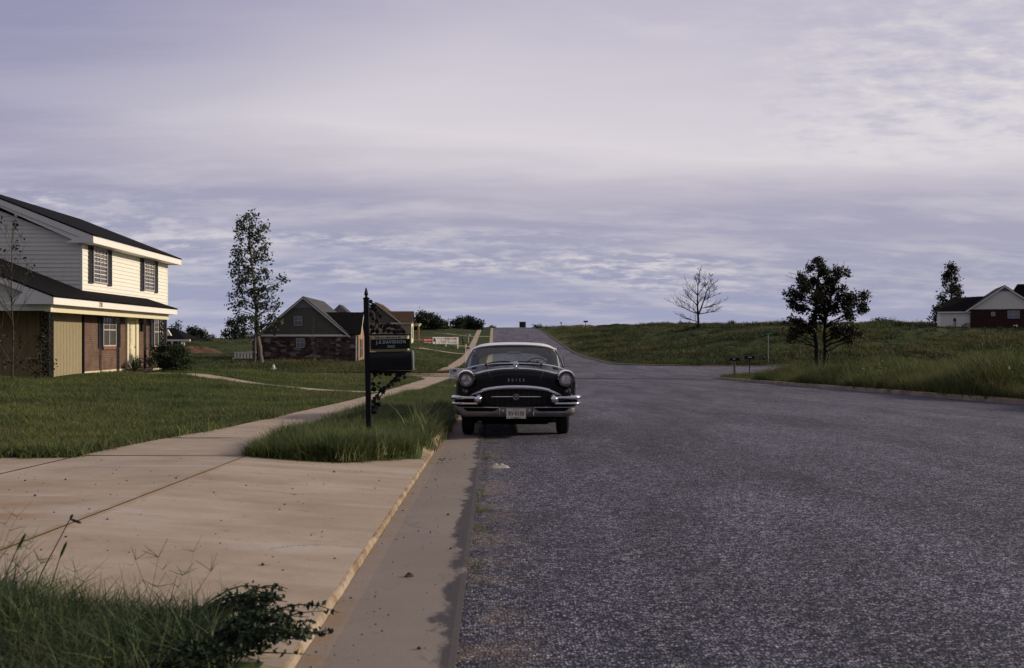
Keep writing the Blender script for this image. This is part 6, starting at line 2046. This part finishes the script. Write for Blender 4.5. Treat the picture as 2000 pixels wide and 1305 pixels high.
# ---- tall narrow cottonwood in front of the stone house
def tall_tree():
    rg = np.random.default_rng(21)
    Y = 103.5; s = Y / 2000; loc = ground_loc(509, Y, -.1)
    base_px, base_py = 509, 665 - (loc[2] - 1.2) / s
    def q(px, py, d=0): return ((px - base_px) * s, d, (base_py - py) * s)
    trunk = [q(511, base_py), q(506, 670), q(501, 620), q(497, 560), q(491, 500), q(486, 450), (q(487, 418))]
    trunk2 = [(-.75, .3, 0), q(497, 660, .3), q(499, 600, .2), q(493, 540, .1)]
    lay = [(487, 416, 6), (480, 424, 7), (500, 428, 6), (513, 438, 6), (466, 436, 7), (475, 444, 9), (492, 446, 10), (508, 452, 8), (518, 448, 5), (463, 452, 7), (484, 462, 9), (501, 466, 10), (515, 466, 6), (470, 468, 8), (458, 484, 7), (486, 484, 10), (504, 486, 10), (517, 480, 6), (470, 492, 9), (455, 492, 5), (495, 504, 10), (512, 504, 8), (478, 512, 9), (462, 510, 7), (450, 516, 5), (520, 500, 5), (488, 528, 12), (508, 526, 9), (468, 530, 9), (455, 538, 6), (522, 528, 5), (480, 546, 13), (502, 548, 12), (462, 552, 9), (520, 545, 7), (515, 562, 7), (549, 548, 7), (556, 545, 4), (541, 558, 6), (535, 566, 6), (470, 570, 11), (492, 572, 13), (514, 578, 9), (529, 582, 6), (457, 578, 7), (453, 596, 5), (478, 594, 10), (500, 596, 12), (520, 600, 9), (462, 606, 6), (535, 604, 6), (472, 620, 7), (488, 622, 9), (506, 624, 10), (524, 622, 8), (540, 620, 6), (548, 628, 5), (468, 630, 6), (480, 640, 6), (514, 640, 8), (530, 640, 7), (498, 644, 6), (545, 596, 4), (540, 640, 5)]
    blobs = []
    for px, py, r in lay:
        x, _, z = q(px, py); blobs.append((x, rg.normal(0, .9) * (1 if py > 500 else .6), z, r * s * 1.02))
    blob_tree('cottonwood_tree', loc, 'tall narrow tree with open airy crown before the stone house', 'tree', [(trunk, .24, .04), (trunk2, .16, .05)], blobs, 'leaf_tall_tree', .19, 42, 21, 'bark_pale', sub=3, fill=.85)
tall_tree()

# ---- dark twin-trunked oak on the corner block
def oak():
    rg = np.random.default_rng(31)
    Y = 67.0; s = Y / 2000; loc = ground_loc(1606, Y, -.1)
    bp = 665 - (loc[2] - 1.2) / s
    def q(px, py, d=0): return ((px - 1606) * s, d, (bp - py) * s)
    t1 = [q(1598, bp), q(1595, 690), q(1592, 650), q(1594, 600), q(1597, 560), q(1600, 520)]
    t2 = [q(1611, bp, .2), q(1613, 690, .2), q(1612, 650, .25), q(1617, 610, .3), q(1628, 570, .3), q(1640, 540, .3)]
    lay = [(1596, 512, 8), (1604, 516, 8), (1588, 524, 9), (1600, 530, 12), (1612, 532, 8), (1634, 530, 9), (1645, 528, 8), (1655, 532, 6), (1666, 536, 4), (1625, 540, 9), (1580, 540, 11), (1598, 548, 13), (1616, 550, 11), (1632, 552, 9), (1570, 552, 10), (1560, 562, 9), (1580, 562, 13), (1602, 568, 13), (1622, 568, 12), (1642, 562, 7), (1548, 572, 9), (1538, 576, 6), (1562, 578, 12), (1582, 584, 14), (1606, 588, 14), (1630, 584, 13), (1650, 580, 11), (1542, 592, 8), (1556, 598, 9), (1574, 602, 12), (1598, 608, 13), (1622, 604, 13), (1646, 598, 12), (1664, 592, 9), (1676, 586, 8), (1688, 578, 8), (1692, 576, 7), (1684, 596, 8), (1696, 604, 7), (1668, 606, 9), (1640, 614, 10), (1655, 620, 7), (1612, 622, 11), (1586, 620, 9), (1670, 622, 5),
           (1540, 626, 7), (1552, 630, 9), (1562, 634, 8), (1570, 644, 9), (1556, 648, 10), (1546, 656, 7), (1544, 664, 5), (1580, 646, 8), (1584, 634, 7), (1625, 640, 10), (1640, 648, 10), (1652, 640, 8), (1664, 648, 8), (1650, 662, 8), (1672, 652, 6), (1660, 668, 5), (1628, 655, 7), (1535, 632, 4)]
    blobs = [(q(px, py)[0], rg.normal(0, .85), q(px, py)[2], r * s * .92) for px, py, r in lay]
    T = blob_tree('oak_tree', loc, 'dark twin trunked oak leaning over the weedy corner block', 'tree', [(t1, .15, .05), (t2, .13, .05)], blobs, 'leaf_dark', .11, 215, 31, 'bark_dark', sub=3)
    # dead twigs at the crown's edge
    mb = MB(); rnd = random.Random(4)
    for a, b in ((q(1575, 545), q(1545, 533)), (q(1575, 545), q(1556, 528)), (q(1575, 548), q(1537, 540)), (q(1640, 530), q(1648, 514)), (q(1635, 532), q(1630, 516)), (q(1690, 580), q(1699, 568))):
        p = limb(mb, a, b, .02, .006, rnd, 0, .15, 4, 4)
        for k in range(4):
            e = Vector(b) + Vector((rnd.uniform(-.25, .25), rnd.uniform(-.2, .2), rnd.uniform(-.1, .3))); limb(mb, p[rnd.choice((2, 3, 4))], e, .008, .003, rnd, 0, .2, 3, 3)
    mb.build('dead_twigs', 'bark', T, fix=False)
oak()

# ---- leafless tree in the field
def bare_tree():
    Y = 205.0; s = Y / 2000; loc = ground_loc(1364, Y, -.2)
    rnd = random.Random(12)
    T = empty('bare_tree', loc, 'leafless tree standing alone in the field right of the road', 'tree')
    mb = MB()
    H = 12.4
    def branch(p, d, L, r, depth):
        n = 5; pts = [p]; rad = [r]
        q = p.copy(); dd = d.copy()
        for k in range(n):
            dd = (dd + Vector((rnd.uniform(-1, 1), rnd.uniform(-1, 1), rnd.uniform(-.5, .75))) * .13).normalized()
            q = q + dd * (L / n); pts.append(q.copy()); rad.append(max(.024, r * (1 - .75 * (k + 1) / n)))
        mb.tube(pts, rad, 6 if depth < 2 else 3)
        if depth >= 4: return
        nb = (7, 6, 7, 6)[depth] if depth < 4 else 0
        for k in range(nb):
            i = rnd.choice((1, 2, 3, 4, 5)) if depth else rnd.choice((2, 3, 4, 5))
            ax = Vector((rnd.uniform(-1, 1), rnd.uniform(-1, 1), rnd.uniform(-.2, .4)))
            nd_ = (dd * .75 + ax * .75).normalized()
            branch(pts[i], nd_, L * rnd.uniform(.38, .62), rad[i] * .62, depth + 1)
    trunk = [Vector((0, 0, 0)), Vector((0, 0, 1.6)), Vector((-.1, 0, 3.3)), Vector((-.2, 0, 5.0)), Vector((-.15, 0, 7.0)), Vector((-.1, 0, 9.0)), Vector((.1, 0, 10.6))]
    mb.tube(trunk, [.34, .26, .23, .19, .14, .09, .05], 8)
    fork = [Vector((-.08, 0, 3.0)), Vector((.6, .1, 4.4)), Vector((1.2, .1, 6.0)), Vector((1.9, 0, 8.0)), Vector((2.5, 0, 9.4))]
    mb.tube(fork, [.2, .17, .13, .08, .03], 7)
    arms = [(1, (-.9, 0, .25), 3.4), (2, (-1, .2, .35), 4.6), (2, (1, -.3, .1), 4.2), (2, (-.7, -.6, .5), 3.6), (3, (-.9, 0, .75), 4.0), (3, (.4, .8, .6), 3.2), (4, (-.7, .2, .8), 3.0), (4, (.6, -.2, .9), 2.6), (5, (-.4, 0, 1), 2.0), (5, (.4, .1, 1), 2.0), (6, (.1, 0, 1), 1.6)]
    for i, d, L in arms: branch(trunk[i], Vector(d).normalized(), L, .09 + .012 * L, 2)
    for i, d, L in [(1, (1, 0, .25), 4.0), (2, (1, .3, .5), 3.4), (2, (.3, -.7, .7), 2.8), (3, (.8, 0, .8), 2.6), (3, (-.3, 0, 1), 2.4), (4, (.4, 0, 1), 1.6)]: branch(fork[i], Vector(d).normalized(), L, .07 + .01 * L, 2)
    mb.build('trunk', 'bark_dark', T, smooth=True, fix=False)
    T.scale = (.9, .9, .98)
    # brush at its foot
    rg = np.random.default_rng(3)
    v, f = leaf_quads(rg.normal(size=(260, 3)) * (.7, .6, .35) + (0, 0, .5), .22, 3)
    npmesh('foot_brush', v, f, 'leaf_dark', T)
bare_tree()

def auto_blobs(seed, h, w, n, z0=.3, shape='round', r=(.2, .34)):
    rg = np.random.default_rng(seed); out = []
    for k in range(n):
        t = rg.random(); z = h * (z0 + (1 - z0) * t)
        if shape == 'round': ww = w * math.sqrt(max(.05, 1 - (2 * t - .9) ** 2))
        elif shape == 'cone': ww = w * (1.05 - t * .85)
        else: ww = w
        a = rg.uniform(0, 6.283); d = ww * .5 * math.sqrt(rg.random())
        out.append((d * math.cos(a), d * math.sin(a), z, w * rg.uniform(*r) * (1 if shape != 'cone' else (1.1 - .6 * t))))
    return out

def far_tree(px, Y, h, w, label, seed, n=14, z0=.25, shape='round', leaf=.3, dens=9, mat='leaf_far', name='distant_tree', group=None, dz=-.2, r=(.2, .34)):
    loc = ground_loc(px, Y, dz)
    return blob_tree(name, loc, label, 'tree', [([(0, 0, 0), (0, 0, h * .5), (0, 0, h * .9)], .018 * h + .06, .04)], auto_blobs(seed, h, w, n, z0, shape, r), mat, leaf, dens, seed, sub=1, group=group)

# feathery tree behind the white house
far_tree(1858, 186, 11.4, 5.6, 'feathery upright tree behind the white gabled house', 51, 60, .10, 'cone', .25, 16, 'leaf_dark', 'pine_tree', r=(.12, .2))
# dark clumps on the left skyline
for px, Y, h, w, lab, sd in ((822, 300, 4.4, 5.6, 'leftmost dark round tree of the skyline clump behind the billboard', 61), (838, 304, 4.4, 5.0, 'middle dark tree of the skyline clump behind the billboard', 62), (850, 300, 4.0, 3.4, 'pointed dark tree of the skyline clump behind the billboard', 63), (864, 306, 1.9, 3.6, 'low bush at the right end of the skyline clump behind the billboard', 64),
                            (897, 318, 3.0, 4.6, 'low broad tree starting the second skyline clump left of the road crest', 65), (914, 322, 3.3, 5.4, 'broadest tree of the second skyline clump left of the road crest', 66), (934, 318, 3.2, 3.0, 'small upright tree ending the second skyline clump by the road crest', 67)):
    far_tree(px, Y, h, w, lab, sd, 20, .12, 'round', .34, 8, group='dark trees on the left skyline', r=(.2, .3))
# trees between the two-storey house and the stone house
far_tree(452, 235, 4.6, 3.6, 'dark bushy tree on the skyline left of the tall tree, left half', 71, 14, .1, 'round', .3, 10, r=(.2, .3))
far_tree(467, 238, 5.6, 3.0, 'dark bushy tree on the skyline left of the tall tree, taller half', 75, 14, .1, 'round', .3, 10, r=(.2, .3))
far_tree(344, 230, 5.6, 2.6, 'slim tree on the skyline just right of the two storey house', 72, 14, .2, 'round', .25, 10, r=(.16, .26))
far_tree(374, 300, 3.4, 5.0, 'low spreading tree far off beyond the carport posts', 73, 12, .15, 'round', .35, 8)
far_tree(394, 300, 2.8, 3.4, 'small round tree on the far skyline by the clay heap', 74, 10, .1, 'round', .35, 8)

def bushes():
    # brush along the far left and the skyline
    rg = np.random.default_rng(77)
    for k, (px, Y, h, w) in enumerate([(408, 260, 2.0, 4.0), (486, 250, 1.6, 3.0), (1222, 330, 1.0, 1.6), (1330, 335, 1.5, 1.6), (1345, 338, 1.3, 2.6), (1424, 330, 1.3, 3.4), (1050, 338, 1.2, 3.4), (962, 345, .9, 2.0), (1720, 240, .8, 8)]):
        labs = ['rounded bush on the skyline far left of the tall tree', 'scrubby bush just left of the stone house roof', 'small tuft of brush on the skyline left of the bare tree', 'thin upright brush on the earth bank', 'wider brush on the earth bank beside the bare tree', 'dark rounded bush on the skyline right of the bare tree', 'low scrub beside the road crest, right of the dark shed', 'low scrub beside the road crest, left of the dark shed', 'long dark thicket on the slope right of the oak']
        far_tree(px, Y, h, w, labs[k], 200 + k, 9, .1, 'round', .22, 10, 'leaf_far', 'bush', r=(.16, .26))
bushes()

# ---- saplings
def sapling(px, Y, h, label, seed, leafy, spread, multi=False):
    loc = ground_loc(px, Y, -.05); rnd = random.Random(seed); rg = np.random.default_rng(seed)
    T = empty('sapling', loc, label, 'sapling')
    mb = MB(); cents = []
    tr = [Vector((0, 0, 0)), Vector((.03, 0, h * .3)), Vector((-.04, .02, h * .55)), Vector((-.02, 0, h * .8)), Vector((0, 0, h))]
    mb.tube(tr, [.032, .026, .02, .012, .005], 6)
    stems = 26 if multi else 16
    for k in range(stems):
        t = rnd.uniform(.05, .95) if not multi else rnd.uniform(.02, .9) ** 1.2
        i = min(int(t * 4), 3); p = tr[i].lerp(tr[i + 1], t * 4 - i)
        a = rnd.uniform(0, 6.28); L = h * rnd.uniform(.16, .34) * (1.15 - t * .7)
        e = p + Vector((math.cos(a) * spread * L, math.sin(a) * spread * L, L))
        pts = limb(mb, p, e, .013 * (1.3 - t), .003, rnd, 0, .12, 5, 4)
        for j in range(3):
            b = rnd.uniform(0, 6.28); q = pts[rnd.choice((2, 3, 4))]; LL = L * .4
            limb(mb, q, q + Vector((math.cos(b) * .6 * LL, math.sin(b) * .6 * LL, LL)), .005, .002, rnd, 0, .15, 3, 3)
        if rnd.random() < leafy:
            m = rg.integers(6, 26); cents.append(np.array(e) + rg.normal(size=(m, 3)) * (.10, .10, .16) + (0, 0, -.08))
    for zc, cnt in ((.12, 60), (.25, 30)) if multi else ():
        cents.append(rg.normal(size=(cnt, 3)) * (.3, .3, .16) + (0, 0, h * zc))
    mb.build('trunk', 'bark', T, smooth=True, fix=False)
    if cents:
        v, f = leaf_quads(np.concatenate(cents), .075, seed); npmesh('crown', v, f, 'leaf_shrub', T)
sapling(24, 31.5, 4.95, 'thin half bare sapling on the lawn in front of the tan carport wall', 5, .55, .55, True)
sapling(612, 88, 4.7, 'thin bare sapling in the grass in front of the stone house wall', 6, .12, .3)
# twiggy dark shrub by the corner post
def shrub(px, Y, h, w, label, seed, n=14, leaf=.06, dens=90, mat='leaf_shrub', z0=.12):
    loc = ground_loc(px, Y, -.05)
    return blob_tree('shrub', loc, label, 'shrub', [([(0, 0, 0), (0, 0, h * .4), (.02, 0, h * .7)], .03, .012)], auto_blobs(seed, h, w, n, z0, 'round', (.16, .26)), mat, leaf, dens, seed, sub=2)
shrub(79, 33.8, 1.5, .75, 'dark upright shrub beside the iron corner post', 81, 16, .05, 200, 'leaf_dark')
shrub(283, 46.0, .75, .8, 'low leafy shrub under the far lower window', 83, 10)
shrub(302, 46.5, 1.0, 1.0, 'rounded shrub between the porch lantern and the end post', 84, 12)
shrub(322, 45.6, 1.2, .9, 'taller dark shrub against the end porch post', 85, 20, .055, 260, 'leaf_shrub')
shrub(347, 45.2, 1.05, 1.15, 'broad dark shrub right of the porch end', 86, 22, .055, 260, 'leaf_shrub')

def yucca():
    loc = ground_loc(262, 44.6, 0)
    T = empty('yucca_plant', loc, 'spiky low yucca beside the front door step', 'plant')
    rg = np.random.default_rng(9); V, F = [], []
    for k in range(46):
        a = rg.uniform(0, 6.28); el = rg.uniform(.25, 1.4); L = rg.uniform(.45, .75)
        d = np.array([math.cos(a) * math.cos(el), math.sin(a) * math.cos(el), math.sin(el)]); s = np.array([-math.sin(a), math.cos(a), 0]) * .03
        b = len(V); V += [-s * .6, s * .6, d * L * .5 + s, d * L * .5 - s, d * L]; F += [(b, b + 1, b + 2, b + 3), (b + 3, b + 2, b + 4, b + 4)]
    mb = MB(); mb.add(V, [tuple(dict.fromkeys(f)) for f in F]); mb.build('leaves', 'leaf_shrub', T, fix=False)
yucca()

# ---- leafy weeds creeping over the driveway edge, and tall seed heads in the near clump
def creeping_weed(name, u, v, z, label, seed, n, ang0, ang1, Lr):
    rnd = random.Random(seed); rg = np.random.default_rng(seed)
    T = empty(name, uv2p(u, v, z), label, 'weed')
    mb = MB(); C_ = []
    for k in range(n):
        a = rnd.uniform(ang0, ang1); L = rnd.uniform(*Lr); up = rnd.uniform(.05, .32)
        p = Vector((rnd.uniform(-.06, .06), rnd.uniform(-.06, .06), .015)); pts = []
        for i in range(7):
            t = i / 6; aa = a + .25 * math.sin(t * 3 + k)
            pts.append(p + Vector((math.cos(aa) * L * t, math.sin(aa) * L * t, up * L * math.sin(t * 2.2) + .012)))
        mb.tube(pts, [.0035] * 4 + [.0028, .002, .0012], 4)
        for i in range(int(L * 95)):
            t = rnd.random(); j = min(int(t * 6), 5); q = pts[j].lerp(pts[j + 1], t * 6 - j)
            C_.append(np.array(q) + rg.normal(size=3) * (.008, .008, .006))
    mb.build('stems', 'weed_leaf', T, fix=False)
    vv, f = leaf_quads(np.array(C_), .0165, seed, 1.7); npmesh('leaves', vv, f, 'weed_leaf', T)
creeping_weed('creeping_weed', -1.20, 4.26, float(P(4.3)) + .12, 'dark leafy weed creeping from the grass clump over the driveway corner', 3, 38, -.35, .45, (.12, .34))
creeping_weed('creeping_weed', -1.10, 3.85, float(P(3.8)) + .10, 'broad leafy weed sprawling over the kerb into the gutter', 4, 70, -.75, .40, (.16, .48))
creeping_weed('creeping_weed', -1.22, 3.52, float(P(3.5)) + .10, 'leafy weed at the very bottom edge of the driveway clump', 5, 34, -.5, .5, (.12, .32))

def seed_heads():
    rnd = random.Random(6)
    specs = [(-2.02, 4.38, .44, .20), (-2.24, 4.35, .34, -.03), (-2.16, 4.40, .30, .10), (-2.30, 4.40, .36, .12), (-1.95, 4.44, .26, .06)]
    for i, (u, v, L, lean) in enumerate(specs):
        labs = ['longest stem with forked seed head leaning right over the driveway', 'short stiff seed stem at the left of the grass clump', 'dark spiky seed head just left of the longest stem', 'seed stem with a drooping head above the left of the clump', 'thin low seed stem right of the longest stem']
        T = empty('seed_stem', uv2p(u, v, float(P(v)) + .08), labs[i], 'grass stem', group='seed stems above the grass clump')
        mb = MB(); tip = Vector((lean, .02, L)); mb.tube([(0, 0, 0), (lean * .45, 0, L * .5), tuple(tip)], [.0032, .0028, .002], 5); mb.build('stem', 'front_blade', T, fix=False)
        mb = MB()
        for a in ((.05, .0, -.018), (.012, .0, .02)) if i == 0 else ((lean * .2 + .02, 0, .075),):
            e = tip + Vector(a); mb.tube([tuple(tip), tuple(tip.lerp(e, .3)), tuple(tip.lerp(e, .8)), tuple(e)], [.002, .006, .006, .001], 5)
        mb.build('seed_head', 'weed_leaf', T, fix=False)
seed_heads()

def verge_plumes():
    """long arching blades over the kerb beside the car"""
    rg = np.random.default_rng(15); n = 120
    u = rg.uniform(-1.25, -.9, n); v = rg.uniform(13.7, 17.5, n)
    V, F = [], []
    for k in range(n):
        x, y, z = uv2p(u[k], v[k], float(P(v[k])) + .12); a = rg.uniform(-1.2, 2.6); L = rg.uniform(.35, .8); le = rg.uniform(.3, 1.0)
        b = len(V); w = .009; wx, wy = -math.sin(a) * w, math.cos(a) * w
        for i in range(6):
            t = i / 5; o = le * L * t ** 1.8; zz = L * (t - .38 * le * t * t)
            ww = 1 - t * .93
            V += [(x + math.cos(a) * o - wx * ww, y + math.sin(a) * o - wy * ww, z + zz), (x + math.cos(a) * o + wx * ww, y + math.sin(a) * o + wy * ww, z + zz)]
        F += [(b + 2 * i, b + 2 * i + 1, b + 2 * i + 3, b + 2 * i + 2) for i in range(5)]
    o = npmesh('overhanging_grass', V, F, 'verge_blade'); tag(o, 'long pale blades arching over the kerb beside the car', 'grass', kind='stuff')
verge_plumes()
